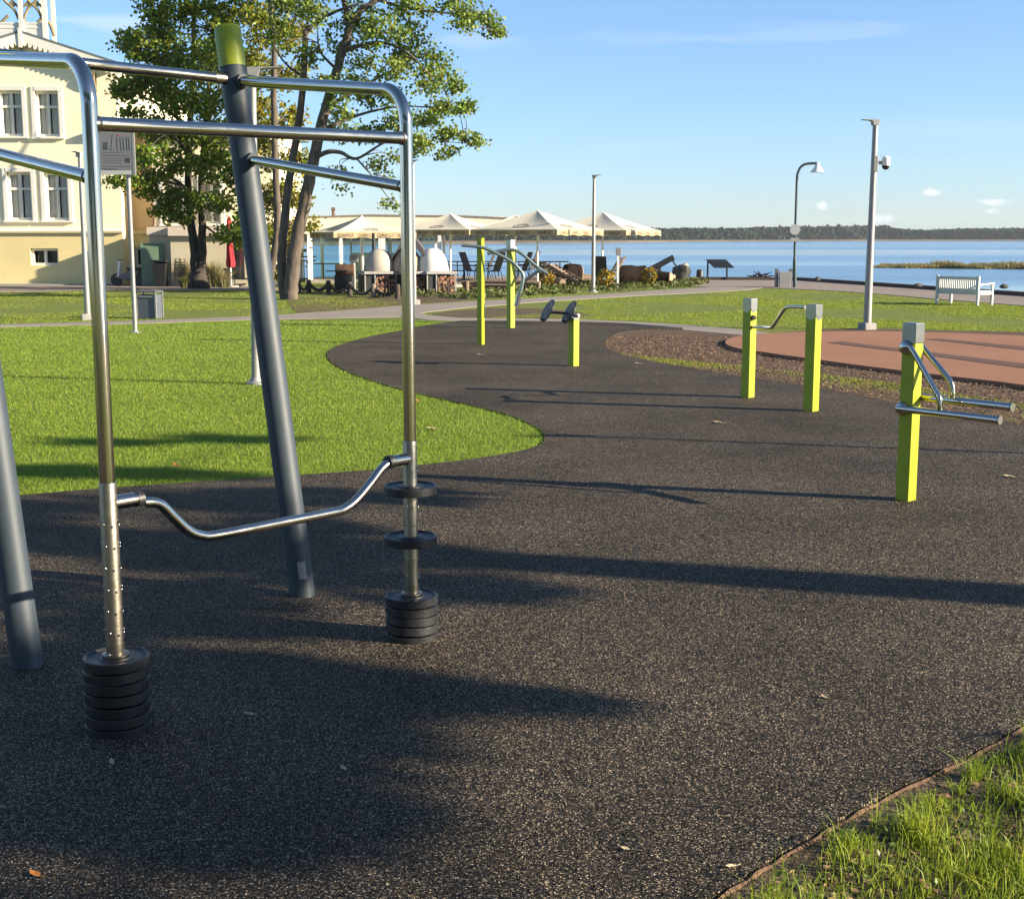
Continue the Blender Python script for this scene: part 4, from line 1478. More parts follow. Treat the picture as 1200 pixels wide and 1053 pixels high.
MB().box(((cx0 + cx1) / 2, YC + 1.6, (cz(254) + cz(274)) / 2), (cx1 - cx0, 4.4, cz(254) - cz(274))).build('fascia', mat('cafe_cream', (.80, .72, .56), rough=.8, var=.05), cafe)
mb = MB()
rt_ = [(cx0 - .2, 254.2), (AT(435, 250, YC).x, 251.6), (AT(545, 250, YC).x, 252.8), (cx1 + .2, 255)]
mb.prism([(x, YC - .62, cz(v)) for x, v in rt_] + [(x, YC - .62, cz(v + 2.2)) for x, v in reversed(rt_)], (0, 4.6, 0))
mb.build('roof', mat('cafe_roof', (.20, .165, .14), rough=.8, var=.15), cafe)
MB().box(((cx0 + cx1) / 2, YC + 1.5, .06), (cx1 - cx0, 4.2, .16)).build('floor', concrete, cafe)
zt = cz(274)
posts = [365.5, 401.5, 449, 516]
for u, w in zip(posts, (.19, .11, .28, .14)):
    x = AT(u, 300, YC).x
    MB().box((x, YC - .5, zt / 2 + .06), (w, .14, zt - .14)).build('post', white, cafe)
    MB().box((x, YC + 3.2, zt / 2 + .06), (w * .7, .12, zt - .14)).build('post', white, cafe)
MB().box((AT(425, 300, YC).x, YC - .5, zt / 2), (.05, .06, zt - .2)).build('mullion', lamp_grey, cafe)
gl_c = glass_mat('cafe_glass', (.72, .86, .88), .42)
for a, b in ((365.5, 401.5), (401.5, 449), (449, 516)):
    xa_, xb2 = AT(a, 300, YC).x + .12, AT(b, 300, YC).x - .12
    MB().box(((xa_ + xb2) / 2, YC - .5, zt / 2 + .05), (xb2 - xa_, .012, zt - .3)).build('glass_pane', gl_c, cafe)
MB().box((AT(437, 300, YC).x, YC + 2.2, .70), (2.2, .8, 1.1)).build('counter', white, cafe)
for u in (374, 389):
    x = AT(u, 300, YC).x
    MB().box((x, YC + 1.2, .78), (.75, .7, .04)).tube([(x, YC + 1.2, .14), (x, YC + 1.2, .78)], .03, 8).build('table', wood_dark, cafe)
MB().tube([(AT(387, 250, YC).x, YC + 1, cz(256)), (AT(387, 250, YC).x, YC + 1, cz(246.5))], .07, 10).box((AT(387, 250, YC).x, YC + 1, cz(244.5)), (.16, .16, .14)).build('roof_vent', mat('vent_brown', (.12, .08, .07), rough=.7, var=.2), cafe)
# lakeside deck under the parasols
DK = thing('timber_deck', 'low timber deck carrying the chairs and parasols at the lakeside', 'deck', (AT(560, 320, 58).x, 60, 0))
dk0, dk1 = AT(440, 320, 62).x, AT(668, 320, 62).x
MB().box(((dk0 + dk1) / 2, 59.2, .06), (dk1 - dk0, 9.5, .12)).build('boards', mat('deck_boards', (.24, .19, .15), rough=.85, var=.3, scale=3, stretch=(9, .6, 1)), DK)
mb = MB()
for u in range(440, 670, 12):
    mb.box((AT(u, 320, 63.6).x, 63.6, .42), (.05, .05, .72))
mb.bar((dk0, 63.6, .80), (dk1, 63.6, .80), .06, .06).bar((dk0, 63.6, .5), (dk1, 63.6, .5), .02, .02)
mb.build('railing', blackmetal, DK)
x_ = AT(352, 320, YC + 2).x
t = thing('railing', 'dark railing between the tree trunks and the glass pavilion', 'railing', (x_, YC + 2, 0))
mb = MB()
for i in range(18):
    mb.box((x_ - 1.5 + i * .12, YC + 2, .48), (.025, .025, .92))
for z in (.9, .1):
    mb.bar((x_ - 1.6, YC + 2, z), (x_ + .7, YC + 2, z), .05, .05)
mb.build('bars', blackmetal, t)
MB().bar((x_ - 1.6, YC + 2.05, 1.08), (x_ + .7, YC + 2.05, 1.08), .25, .06).build('ledge', mat('rail_red', (.20, .06, .05), rough=.7, var=.2), t)

# ------------------------------------------------------------------ parasols
canvas = mat('beige_canvas', (.72, .66, .53), rough=.95, var=.06, scale=3, trans=.22)
val_m = mat('valance_canvas', (.50, .40, .24), rough=.95, var=.08, scale=3, trans=.2)
ink = mat('brown_print', (.12, .07, .045), rough=.9)
tcu = bpy.data.curves.new('parasol_lettering', 'FONT')
tcu.body = 'SAKU'
tcu.size = .22
tcu.align_x = 'CENTER'
tobj = bpy.data.objects.new('lettering_source', tcu)
COL.objects.link(tobj)
bpy.context.view_layer.update()
tme = bpy.data.meshes.new_from_object(tobj.evaluated_get(bpy.context.evaluated_depsgraph_get()))
TV = [v.co.copy() for v in tme.vertices]
TF = [tuple(p.vertices) for p in tme.polygons]
bpy.data.objects.remove(tobj)
bpy.data.curves.remove(tcu)
bpy.data.meshes.remove(tme)


def parasol(u, v_peak, v_edge, R_px, ang, Y, label, grp='beige parasols on the lakeside terrace'):
    P = Vector((AT(u, 300, Y).x, Y, 0))
    m = Y / FPX
    t = thing('parasol', label, 'parasol', P, 0, grp)
    hr = R_px * m
    zp, ze = HV(P, v_peak), HV(P, v_edge)
    ze0 = ze + .20
    MB().tube([up_(P, 0), up_(P, zp - .03)], .04, 12).build('pole', white, t, smooth=True)
    MB().lathe([(.45, 0), (.45, .09), (.07, .12), (.05, .3)], P, 18).build('base', concrete, t)
    cor = [P + Vector((math.sin(R(ang + 90 * k)), -math.cos(R(ang + 90 * k)), 0)) * hr for k in range(4)]
    ap = up_(P, zp)
    mb = MB()
    N = 8
    for k in range(4):
        c0, c1 = up_(cor[k], ze0), up_(cor[(k + 1) % 4], ze0)
        vs, fs = [], []
        for i in range(N + 1):
            s = i / N
            for j in range(N + 1):
                q = j / N
                p = ap.lerp(c0.lerp(c1, q), s)
                p.z -= .16 * math.sin(math.pi * s) * (.35 + .65 * math.sin(math.pi * q) ** 1) * .8
                vs.append(p)
        for i in range(N):
            for j in range(N):
                a = i * (N + 1) + j
                if i == 0:
                    fs.append((a, a + N + 1, a + N + 2))
                else:
                    fs.append((a, a + N + 1, a + N + 2, a + 1))
        mb.add(vs, fs)
    can = mb.build('canopy', canvas, t, smooth=True, angle=12)
    vb = MB()
    lt = MB()
    for k in range(4):
        a, b = cor[k], cor[(k + 1) % 4]
        d = (b - a)
        ln = d.length
        d.normalize()
        out = Vector((d.y, -d.x, 0))
        if out.dot((a + b) / 2 - P) < 0:
            out = -out
        n = 26
        vs, fs = [], []
        for i in range(n + 1):
            p = a.lerp(b, i / n) + out * (.02 * math.sin(i * 1.3 + k) * math.sin(math.pi * i / n))
            zlow = ze + .02 * math.sin(i * .9 + k)
            vs += [up_(p, ze0 + .002), up_(p, zlow)]
        for i in range(n):
            fs.append((2 * i, 2 * i + 1, 2 * i + 3, 2 * i + 2))
        vb.add(vs, fs)
        dd = Vector((-out.y, out.x, 0))
        for q in (.14, .38, .62, .86):
            o = a.lerp(b, q) + out * .028
            lt.add([up_(o + dd * p.x, ze + .035 + p.y * .78) for p in TV], TF)
    va = vb.build('valance', val_m, t, smooth=True, angle=30)
    lt.build('lettering', ink, va)
    # oval emblem printed on two panels
    eb = MB()
    for k in range(4):
        c0, c1 = up_(cor[k], ze0), up_(cor[(k + 1) % 4], ze0)
        s0, ex_, ey_ = .66, .13, .12
        for a_, b_ in ((1.0, .80), (.55, .42)):
            vs, fs = [], []
            for i in range(25):
                an = 2 * math.pi * i / 24
                for f in (a_, b_):
                    s = s0 + ey_ * f * math.sin(an)
                    q = .5 + ex_ * f * math.cos(an)
                    p = ap.lerp(c0.lerp(c1, q), s)
                    p.z -= .16 * math.sin(math.pi * s) * (.35 + .65 * math.sin(math.pi * q)) * .8 - .012
                    vs.append(p)
            for i in range(24):
                fs.append((2 * i, 2 * i + 1, 2 * i + 3, 2 * i + 2))
            eb.add(vs, fs)
    eb.build('emblem', mat('grey_print', (.20, .17, .14), rough=.9), can)
    MB().lathe([(.03, -.02), (.035, .0), (.02, .02), (0, .03)], ap, 10).build('finial', white, t, smooth=True)
    return t


YU = 48.5
parasol(425, 253.2, 278.8, 69, -21, YU - .5, 'beige square parasol in front of the glass pavilion, leftmost of the open parasols')
parasol(528, 250.4, 275.5, 70, 20, YU + 4.5, 'beige square parasol over the white oven, second open parasol from the left')
parasol(630, 246.6, 275.8, 80, 14.5, YU + 1, 'largest beige square parasol, in the middle, behind the pair of tall lime posts')
parasol(706, 248.6, 276, 73, 17, YU + 7, 'beige square parasol at the right end, behind the slim pole lamp')
parasol(604, 251.8, 274.5, 60, 30, YU + 9, 'beige square parasol half hidden behind the largest parasol')

# ------------------------------------------------------------------ clay ovens
YO = G(440, 345).y
oc = mat('oven_clay', (.42, .365, .30), rough=.95, var=.14, scale=6, bump=.4, bscale=30)
ow = mat('oven_limewash', (.74, .70, .62), rough=.95, var=.08, scale=5, bump=.4, bscale=30)
mO = YO / FPX
for (uc, w, dome_m, top, slab, label) in ((444, 37, oc, 291.8, (419, 461), 'grey-brown clay dome oven with a tall black flue, on a firewood plinth, leftmost'),
                                          (477, 36, mat('oven_tan', (.36, .28, .20), rough=.95, var=.12, scale=6, bump=.4, bscale=30), 291, (463, 497), 'tan clay dome oven under a dark hood, half hidden by the right steel tube'),
                                          (507, 36, ow, 290.5, (492, 531), 'whitewashed clay dome oven on a firewood plinth, right-hand one')):
    x = AT(uc, 310, YO).x
    t = thing('clay_oven', label, 'oven', (x, YO, 0), 0, 'clay dome ovens')
    za, zb = AT(600, 318, YO - .5).z, AT(600, top, YO).z
    r = w * mO / 2
    prof = [(r * math.cos(i / 14 * math.pi / 2) ** .85, za + (zb - za) * math.sin(i / 14 * math.pi / 2)) for i in range(14)] + [(0, zb)]
    MB().lathe(prof, (x, YO + .1, 0), 32).build('dome', dome_m, t, smooth=True, angle=80)
    xa_, xb2 = AT(slab[0], 318, YO - .5).x, AT(slab[1], 318, YO - .5).x
    xm_ = (xa_ + xb2) / 2
    rzz = R(20)
    wS = (xb2 - xa_) * .97
    MB().box((xm_, YO + .05, za - .05), (wS, 1.1, .09), rzz).build('slab', concrete, t, bevel=.01)
    M3 = Matrix.Rotation(rzz, 3, 'Z')
    fr_ = MB()
    for sx in (-1, -.36, 1):
        for sy in (-1, 1):
            q = M3 @ Vector((sx * wS * .46, sy * .47, 0))
            fr_.box((xm_ + q.x, YO + .05 + q.y, za / 2 - .05), (.04, .04, za - .1), rzz)
    fr_.build('frame', lamp_grey, t)
    q = M3 @ Vector((-.68 * wS * .46, 0, 0))
    MB().box((xm_ + q.x, YO + .05 + q.y, za / 2 - .06), (wS * .27, .84, za - .12), rzz).build('ash_box', blackmetal, t)
    q = M3 @ Vector((.32 * wS * .46, 0, 0))
    MB().box((xm_ + q.x, YO + .12 + q.y, za / 2 - .06), (wS * .58, .78, za - .13), rzz).build('back_panel', blackmetal, t)
    lg, lc = MB(), MB()
    rd = random.Random(int(uc))
    for i in range(7):
        for j in range(9):
            rr = rd.uniform(.03, .062)
            fx = -.26 + .60 * (i + .5 + rd.uniform(-.35, .35)) / 7 * 2 * .97 - .0
            q = M3 @ Vector(((-.30 + 1.26 * (i + .5 + rd.uniform(-.3, .3)) / 7) * wS * .46, -.47 - rd.uniform(0, .05), 0))
            z = .05 + (za - .22) * (j + .5 + rd.uniform(-.3, .3)) / 9
            c = Vector((xm_ + q.x, YO + .05 + q.y, z))
            axd = M3 @ Vector((rd.uniform(-.2, .2), -1, rd.uniform(-.2, .2)))
            lg.lathe([(rr, -.22), (rr, 0)], c, 7, axis=axd)
            if rd.random() < .78:
                lc.lathe([(rr * .95, 0), (rr * .93, .006)], c, 7, axis=axd)
    w_ = lg.build('firewood', wood_dark, t)
    lc.build('log_ends', mat('log_ends', (.15, .082, .045), rough=.9, island=.9, col2=(.30, .19, .105), scale=9), w_)
    if uc == 444:
        xf = AT(438, 300, YO).x
        MB().tube([(xf, YO, zb - .25), (xf, YO, AT(600, 273, YO).z)], .055, 12).build('flue', blackmetal, t, smooth=True)
    elif uc == 477:
        zz_ = AT(600, 280, YO).z
        mb = MB()
        pts = [(x - r * 1.08, za + .25), (x - r * .55, zz_ - .28), (x - .12, zz_), (x + .32, zz_), (x + .55, zz_ - .3), (x + r * 1.3, za + .35), (x + r * .6, zb + .02), (x - r * .3, zb + .04), (x - r * .95, za + .45)]
        mb.prism([Vector((a, YO - .2, b)) for a, b in pts], (0, .9, 0))
        mb.build('hood', mat('hood_sheet', (.09, .08, .085), rough=.7, var=.25), t)
    else:
        xf = AT(510, 300, YO).x
        MB().tube([(xf, YO, zb - .1), (xf, YO, zb + .13)], .05, 12).build('flue', white, t, smooth=True)
# kettle grill left of the ovens
P = G(404, 342.5)
t = thing('barrel_grill', 'black barrel grill with a brown lid left of the clay ovens', 'grill', P)
mb = MB()
hw = AT(416, 330, P.y).x - AT(394, 330, P.y).x
zg = HV(P, 322)
MB().box((P.x, P.y, zg / 2), (hw * .95, .7, zg - .02)).build('stand', blackmetal, t, bevel=.02)
MB().lathe([(0, -hw * .48), (.20, -hw * .48), (.21, -hw * .44), (.21, hw * .44), (.20, hw * .48), (0, hw * .48)], (P.x + .02, P.y, zg + .16), 18, axis=(1, 0, 0)).build('barrel', mat('grill_brown', (.10, .055, .035), rough=.5, var=.3), t, smooth=True)
MB().box((P.x - hw * .35, P.y - .3, zg + .14), (hw * 1.1, .35, .035)).build('shelf', blackmetal, t)
P = G(415.5, 342)
t = thing('service_post', 'slim white post with a small grey box beside the barrel grill', 'post', P)
MB().box((P.x, P.y, HV(P, 300) / 2), (.07, .07, HV(P, 300))).build('post', white, t)
MB().box((P.x, P.y - .02, HV(P, 303)), (.30, .16, .24)).build('box', lamp_grey, t, bevel=.01)

# chain fence
cf = [(349, 344), (363, 343.5), (385, 344), (409, 347), (440, 351), (447, 349)]
t = thing('chain_fence', 'low fence of black timber posts and heavy chain along the ovens', 'chain fence', G(385, 344))
tops = []
for u, v in ((350, 343), (362, 343), (385, 344), (410, 346.5), (438, 349.5), (466, 350)):
    P = G(u, v)
    MB().tube([up_(P, -.02), up_(P, .42), up_(P, .46)], [.09, .085, .05], 10).build('post', wood_dark if u != 438 else wood, t, smooth=True)
    tops.append(up_(P, .36))
mb = MB()
for a, b in zip(tops, tops[1:]):
    n = 16
    for i in range(n):
        q0_, q1_ = i / n, (i + 1.15) / n
        pa, pb = a.lerp(b, q0_), a.lerp(b, min(1, q1_))
        pa.z -= .26 * (1 - (2 * q0_ - 1) ** 2)
        pb.z -= .26 * (1 - (2 * min(1, q1_) - 1) ** 2)
        mb.bar(pa, pb, .12 if i % 2 else .05, .05 if i % 2 else .12)
mb.build('chain', blackmetal, t)

# ------------------------------------------------------------------ terrace chairs
sling = mat('dark_mesh_fabric', (.055, .052, .05), rough=.8, var=.2, scale=20)


def terrace_chair(loc, rz, label):
    t = thing('terrace_chair', label, 'chair', loc, rz, 'reclining terrace chairs')
    for s in (-1, 1):
        x = s * .27
        MB().tube(catmull([(x, .34, .02), (x, .20, .42), (x, .05, .40), (x, -.35, .40), (x, -.42, .30), (x, -.40, .0)], 4), .016, 8).tube([(x, -.38, .62), (x, .26, .64)], .018, 8).tube([(x, -.38, .62), (x, -.38, .02)], .014, 8).build('side_frame', blackmetal, t, smooth=True, world=False)
    MB().prism([(-.26, -.38, .405), (.26, -.38, .405), (.26, .16, .40), (-.26, .16, .40)], (0, 0, .02)).build('seat', sling, t, world=False)
    MB().prism([(-.26, .16, .40), (.26, .16, .40), (.26, .46, 1.16), (-.26, .46, 1.16)], (0, .02, .012)).build('backrest', sling, t, world=False)
    MB().tube([(-.28, .475, 1.175), (.28, .475, 1.175)], .018, 8).tube([(-.27, .165, .40), (-.27, .47, 1.17)], .014, 8).tube([(.27, .165, .40), (.27, .47, 1.17)], .014, 8).build('back_frame', blackmetal, t, world=False)
    return t


ch = None
for (u, Yc, rz, lb) in ((553, 57, 62, 'dark reclining chair just left of the nearer tall lime post'), (577.5, 56.5, -58, 'dark reclining chair between the two tall lime posts, facing left'),
                        (568, 60, -100, 'dark reclining chair half hidden behind the nearer tall lime post'), (609.5, 57, -70, 'dark reclining chair just right of the farther tall lime post'),
                        (619, 59.5, -110, 'dark reclining chair partly behind the bent pull-down arm'), (533, 57.5, 95, 'dark reclining chair right of the whitewashed oven'),
                        (704.5, 53.5, 165, 'dark reclining chair with its wide back turned, beside the slim pole lamp')):
    lo = Vector((AT(u, 320, Yc).x, Yc, .12 if u < 668 else 0))
    if ch is None:
        ch = terrace_chair(lo, R(rz), lb)
    else:
        copy_thing(ch, lo, R(rz), lb)
P = Vector((AT(718, 325, 53).x, 53, 0))
t = thing('deck_chair', 'pale wooden slat recliner leaning back beside the meter post', 'chair', P, R(-75))
for s in (-1, 1):
    MB().bar((s * .28, -.3, .0), (s * .28, .42, 1.2), .05, .07).build('leg', wood, t, world=False)
    MB().bar((s * .24, .25, .0), (s * .24, -.35, .55), .05, .06).build('leg', wood, t, world=False)
mb = MB()
for i in range(8):
    mb.box((0, -.10 + i * .065, .33 + i * .108), (.56, .03, .075))
mb.build('backrest', mat('pale_slats', (.42, .30, .20), rough=.85, var=.2, scale=8), t, world=False)
mb = MB()
for i in range(5):
    mb.box((0, -.45 + i * .09, .40), (.56, .075, .03))
mb.build('seat', wood, t, world=False)

# logs, stacked recliners, meter post, crane arm
bark_log = mat('log_bark', (.020, .014, .011), rough=1, spec=.08, var=.5, scale=9, bump=1, bscale=20)


def log(u0, u1, v, Y, r, label, end=1):
    a, b = AT(u0, v, Y), AT(u1, v, Y)
    t = thing('log', label, 'log', ((a.x + b.x) / 2, Y, 0), 0, 'big logs by the water')
    rd = random.Random(int(u0))
    n = 9
    P = [a.lerp(b, i / (n - 1)) + Vector((0, rd.uniform(-.02, .02), rd.uniform(-.02, .02))) for i in range(n)]
    P = [Vector((p.x, p.y - .0 + .35 * i / n, r + (p.z - a.z))) for i, p in enumerate(P)]
    MB().tube(P, [r * rd.uniform(.92, 1.06) for _ in P], 16).build('bark', bark_log, t, smooth=True)
    d = (P[-1] - P[-2]).normalized()
    if end > 0:
        MB().lathe([(r * .93, -.02), (r * .9, .03), (0, .035)], P[-1], 16, axis=d).build('cut_end', wood_cut, t)
    return t


log(661, 679, 318, 55.5, .42, 'thick dark log with a pale cut end behind the stacked recliners')
log(724, 756, 318, 54.5, .40, 'long thick dark log with a pale cut end left of the crane arm')
P = Vector((AT(776, 320, 55).x, 55, 0))
t = thing('tree_stump', 'pale cut stump lying under the black crane arm', 'stump')
FRAMES[t.name] = Matrix.Translation(P)
t.location = P
MB().tube([P + Vector((-.40, .1, .30)), P + Vector((.30, -.10, .28))], [.30, .24], 14).build('bark', bark_log, t, smooth=True)
MB().lathe([(.23, 0), (.22, .012), (0, .014)], P + Vector((.30, -.10, .28)), 12, axis=(.6, -.75, 0)).build('cut_end', wood_cut, t)
t = thing('crane_arm', 'black slanting timber arm with a hanging chain at the right end of the terrace', 'crane arm', G(764, 327))
P = G(764, 327)
Yk = P.y
a, b = AT(762, 316, Yk), AT(789.5, 301.5, Yk)
MB().bar(a - (b - a) * .25, b, .20, .26).build('beam', blackmetal, t, bevel=.01)
a2 = AT(772, 326, Yk)
MB().bar((a2.x, Yk, -.02), (a2.x, Yk, AT(772, 311, Yk).z), .18, .18, up=(1, 0, 0)).build('post', wood_dark, t)
mb = MB()
c = catmull([AT(788.5, 303.5, Yk), AT(789.5, 308, Yk), AT(791.5, 310.5, Yk), AT(794.5, 313.5, Yk), AT(797.5, 317, Yk)], 4)
for i in range(len(c) - 1):
    mb.bar(c[i], c[i + 1] + (c[i + 1] - c[i]) * .3, .10 if i % 2 else .04, .04 if i % 2 else .10)
mb.build('chain', mat('chain_blue_grey', (.09, .11, .13), rough=.5, metal=.5, var=.2), t)
P = G(799, 328.5)
t = thing('boulder', 'dark boulder hung from the crane chain at the shore', 'boulder', P)
MB().blob(up_(P, .30), (.48, .4, .40), 5, .3).build('stone', mat('dark_stone', (.055, .055, .045), rough=.95, var=.5, scale=5, bump=.6), t, smooth=True)
MB().blob(up_(P, .66) + Vector((.12, -.12, 0)), (.16, .16, .13), 6, .3).build('stone', mat('pale_stone', (.28, .25, .20), rough=.95, var=.3), t, smooth=True)
P = G(820, 327.6)
t = thing('bollard', 'short black timber bollard left of the slanted information board', 'bollard', P)
MB().lathe([(.17, -.02), (.16, .40), (.12, .46), (0, .47)], P, 14).build('shaft', blackmetal, t, smooth=True)
P = G(724, 336)
P = Vector((AT(724, 330, 52.5).x, 52.5, 0))
t = thing('meter_post', 'white post with a pale metal box in front of the long log', 'post', P)
MB().box((P.x, P.y, AT(600, 293, 52.5).z / 2), (.08, .08, AT(600, 293, 52.5).z)).build('post', white, t)
MB().box((P.x + .01, P.y - .03, AT(600, 294.5, 52.5).z), (.20, .18, .28)).build('box', lamp_grey, t, bevel=.01)

# stacked wooden recliners behind the grip of the pull-down arms
for k, (u, Y, rz, lb) in enumerate(((647, 54.5, 20, 'folded wooden recliner leaning left in the stack by the yellow flowers'), (655, 54.2, -12, 'folded wooden recliner in the middle of the stack by the yellow flowers'), (663, 53.8, -28, 'folded wooden recliner tipped right in front of the thick log'))):
    P = Vector((AT(u, 325, Y).x, Y, 0))
    t = thing('wooden_recliner', lb, 'recliner', P, R(rz), 'stacked wooden recliners')
    for s in (-1, 1):
        MB().bar((-.85 + .1 * k, s * .3, 1.05 - .1 * k), (.75, s * .3, .12), .05, .08).build('side_rail', wood, t, world=False)
    mb = MB()
    for i in range(11):
        q = i / 10
        mb.box((-.78 + .1 * k + q * 1.4, 0, 1.03 - .1 * k - q * .84), (.075, .62, .025), 0, 0, R(32))
    mb.build('slats', mat('recliner_slats', (.26, .18, .13), rough=.85, var=.3, scale=7), t, world=False)
    for s in (-1, 1):
        MB().bar((.0, s * .25, .55), (.35 - .2 * k, s * .25, 0), .05, .06).build('leg', wood_dark, t, world=False)
# rustic log rail
t = thing('log_rail', 'rustic rail of rough logs on stubby posts in front of the dark chairs', 'log rail', G(575, 342))
a = MB()
for u0, v0, u1, v1 in ((541, 331.5, 598, 330), (543, 335.5, 596, 334.5), (598, 330.5, 632, 332.5)):
    pa, pb = AT(u0, v0, 46.5), AT(u1, v1, 46.3)
    MB().tube(catmull([pa, pa.lerp(pb, .4) + Vector((0, 0, .03)), pb], 4), .070, 8).build('rail', wood, t, smooth=True)
for u in (547, 562, 581, 596, 616, 631):
    p = Vector((AT(u, 340, 46.4).x, 46.4, 0))
    MB().tube([up_(p, -.05), up_(p, HV(p, 329.5))], .075, 8).build('post', wood if u % 2 else wood_dark, t, smooth=True)
# loose split logs lying about the terrace edge
for k, (u, v, lb) in enumerate(((686, 331, 'short split log on the bank left of the slim pole lamp'), (672, 334, 'short split log below the stacked recliners'), (735, 332.5, 'short split log below the meter post'), (748, 331, 'short split log in front of the long thick log'), (781, 329.5, 'short split log below the crane arm'), (627, 336, 'short split log at the foot of the pull-down arms'), (655, 335.5, 'short split log beside the yellow flowers'))):
    P = G(u, v)
    t = thing('split_log', lb, 'log', P, 0, 'split logs on the bank')
    a_ = .4 + k * 1.3
    d = Vector((math.cos(a_), math.sin(a_) * .6, 0))
    MB().tube([P - d * .42 + Vector((0, 0, .16)), P + Vector((0, 0, .20)), P + d * .42 + Vector((0, 0, .17))], [.15, .17, .14], 8).build('bark', wood_dark if k % 2 else wood, t, smooth=True)
    MB().lathe([(.135, 0), (.13, .012), (0, .014)], P + d * .42 + Vector((0, 0, .17)), 8, axis=d).build('cut_end', wood_cut, t)
# branching driftwood on the quay
P = G(888, 328)
t = thing('driftwood', 'dark branching driftwood lying on the promenade edge', 'driftwood', P)
mb = MB()
rd = random.Random(4)
for i in range(26):
    a = rd.uniform(0, 6.28)
    e = rd.uniform(.1, .9)
    l = rd.uniform(.3, .75)
    p1 = P + Vector((rd.uniform(-.3, .3), rd.uniform(-.15, .15), .08))
    d = Vector((math.cos(a) * math.cos(e), math.sin(a) * math.cos(e) * .5, math.sin(e) * .75))
    mb.tube([p1, p1 + d * l * .6, p1 + d * l + Vector((0, 0, -.05))], [.035, .025, .01], 6)
mb.build('branches', bark_log, t)

# ================================================================== trees
leaf_green = mat('maple_leaf', (.115, .21, .020), rough=.5, island=.9, col2=(.19, .25, .026), scale=.7, trans=.42, spec=.35)
leaf_yellow = mat('yellowing_leaf', (.19, .23, .020), rough=.5, island=.9, col2=(.29, .26, .028), scale=.55, trans=.38, spec=.35)
leaf_light = mat('grey_green_leaf', (.13, .22, .030), rough=.45, island=.85, col2=(.205, .265, .040), scale=.6, trans=.38, spec=.4)


def crown(name, clumps, per, size, m, parent, spread=1.0, hollow=.25):
    """clumps: list of (centre, (rx,ry,rz), weight)"""
    out = []
    for c, r, w in clumps:
        n = int(per * w)
        # several sprays inside every clump
        ns = max(4, int(n / 38))
        d = rng.normal(size=(ns, 3))
        d /= np.linalg.norm(d, axis=1)[:, None]
        rad = rng.uniform(hollow, 1, (ns, 1)) ** .6
        sc = np.array(c)[None] + d * rad * np.array(r)[None]
        k = rng.integers(0, ns, n)
        sz = np.array([.34, .34, .20]) * spread
        out.append(sc[k] + rng.normal(size=(n, 3)) * sz * min(1.0, .45 + max(r) * .28))
    C = np.concatenate(out)
    loc = np.array(FRAMES[parent.name].translation)
    V, F = leaf_cards(C - loc[None], size)
    return np_mesh(name, V, F, m, parent)


def limbs(parent, paths, name='trunk', bk=None):
    """paths: list of (points, r0, r1)"""
    mb = MB()
    for P, r0, r1 in paths:
        c = catmull(P, 5)
        n = len(c)
        rr = [r0 + (r1 - r0) * (i / (n - 1)) for i in range(n)]
        c = [p + Vector((random.uniform(-1, 1), random.uniform(-1, 1), 0)) * r * .12 for p, r in zip(c, rr)]
        mb.tube(c, rr, 10)
    return mb.build(name, bk or bark, parent, smooth=True, angle=80)


def twigs(parent, clumps, anchors, r=.03, n_per=2):
    mb = MB()
    for c, rad, w in clumps:
        c = Vector(c)
        a = min(anchors, key=lambda p: (p - c).length + max(0, p.z - c.z) * .8)
        for k in range(n_per):
            t = c + Vector((random.uniform(-1, 1) * rad[0], random.uniform(-1, 1) * rad[1], random.uniform(-1, 1) * rad[2])) * .7
            mid = a.lerp(t, .5) + Vector((random.uniform(-.2, .2), random.uniform(-.2, .2), .15))
            mb.tube(catmull([a, mid, t], 3), [r * (1 - .13 * i) for i in range(7)], 6)
    return mb.build('branches', bark, parent, smooth=True, angle=80)


def px_clumps(L_, Y, depth, seed):
    rd = random.Random(seed)
    out = []
    for u, v, ru, rv, w in L_:
        yy = Y + rd.uniform(-depth, depth)
        c = AT(u, v, yy)
        m = yy / FPX
        out.append((c, (ru * m, ru * m * .9, rv * m), w))
    return out


# two-stemmed maple by the house
Pt = G(233, 338.5)
YT = Pt.y
t1 = thing('maple_tree', 'dark green two-stemmed maple in front of the annex of the yellow house', 'tree', Pt)
tp = lambda u, v, dy=0: AT(u, v, YT + dy)
stemA = [Pt + Vector((-.15, 0, -.1)), tp(229, 318), tp(228, 296), tp(224, 262), tp(221, 215), tp(222, 150, .3), tp(226, 80, .4), tp(228, 0, .3), tp(230, -70)]
stemB = [Pt + Vector((.15, .1, -.1)), tp(236, 316), tp(237, 296), tp(237, 255, -.2), tp(236, 215, -.3), tp(240, 160, -.4), tp(246, 90, -.3), tp(250, 20), tp(252, -50)]
paths = [(stemA, .215, .06), (stemB, .20, .05), ([Pt + Vector((0, -.05, -.1)), up_(Pt, .30), up_(Pt, .75)], .46, .26)]
br1 = [([tp(222, 225), tp(195, 205, .5), tp(160, 200, .3)], .09, .02), ([tp(222, 150), tp(190, 125, -.5), tp(150, 105, -.4)], .10, .02), ([tp(238, 245), tp(262, 232, -.6), tp(285, 228, -.8)], .09, .02),
       ([tp(240, 165), tp(265, 140, .5), tp(285, 120, .6)], .10, .02), ([tp(226, 90), tp(205, 50, .6), tp(185, 20, .8)], .10, .02), ([tp(237, 262), tp(255, 275, -.7), tp(280, 285, -1)], .05, .015), ([tp(223, 185), tp(205, 160, -1.5), tp(190, 150, -2.2)], .08, .02), ([tp(241, 150), tp(255, 110, 1.5), tp(262, 60, 2.0)], .09, .02)]
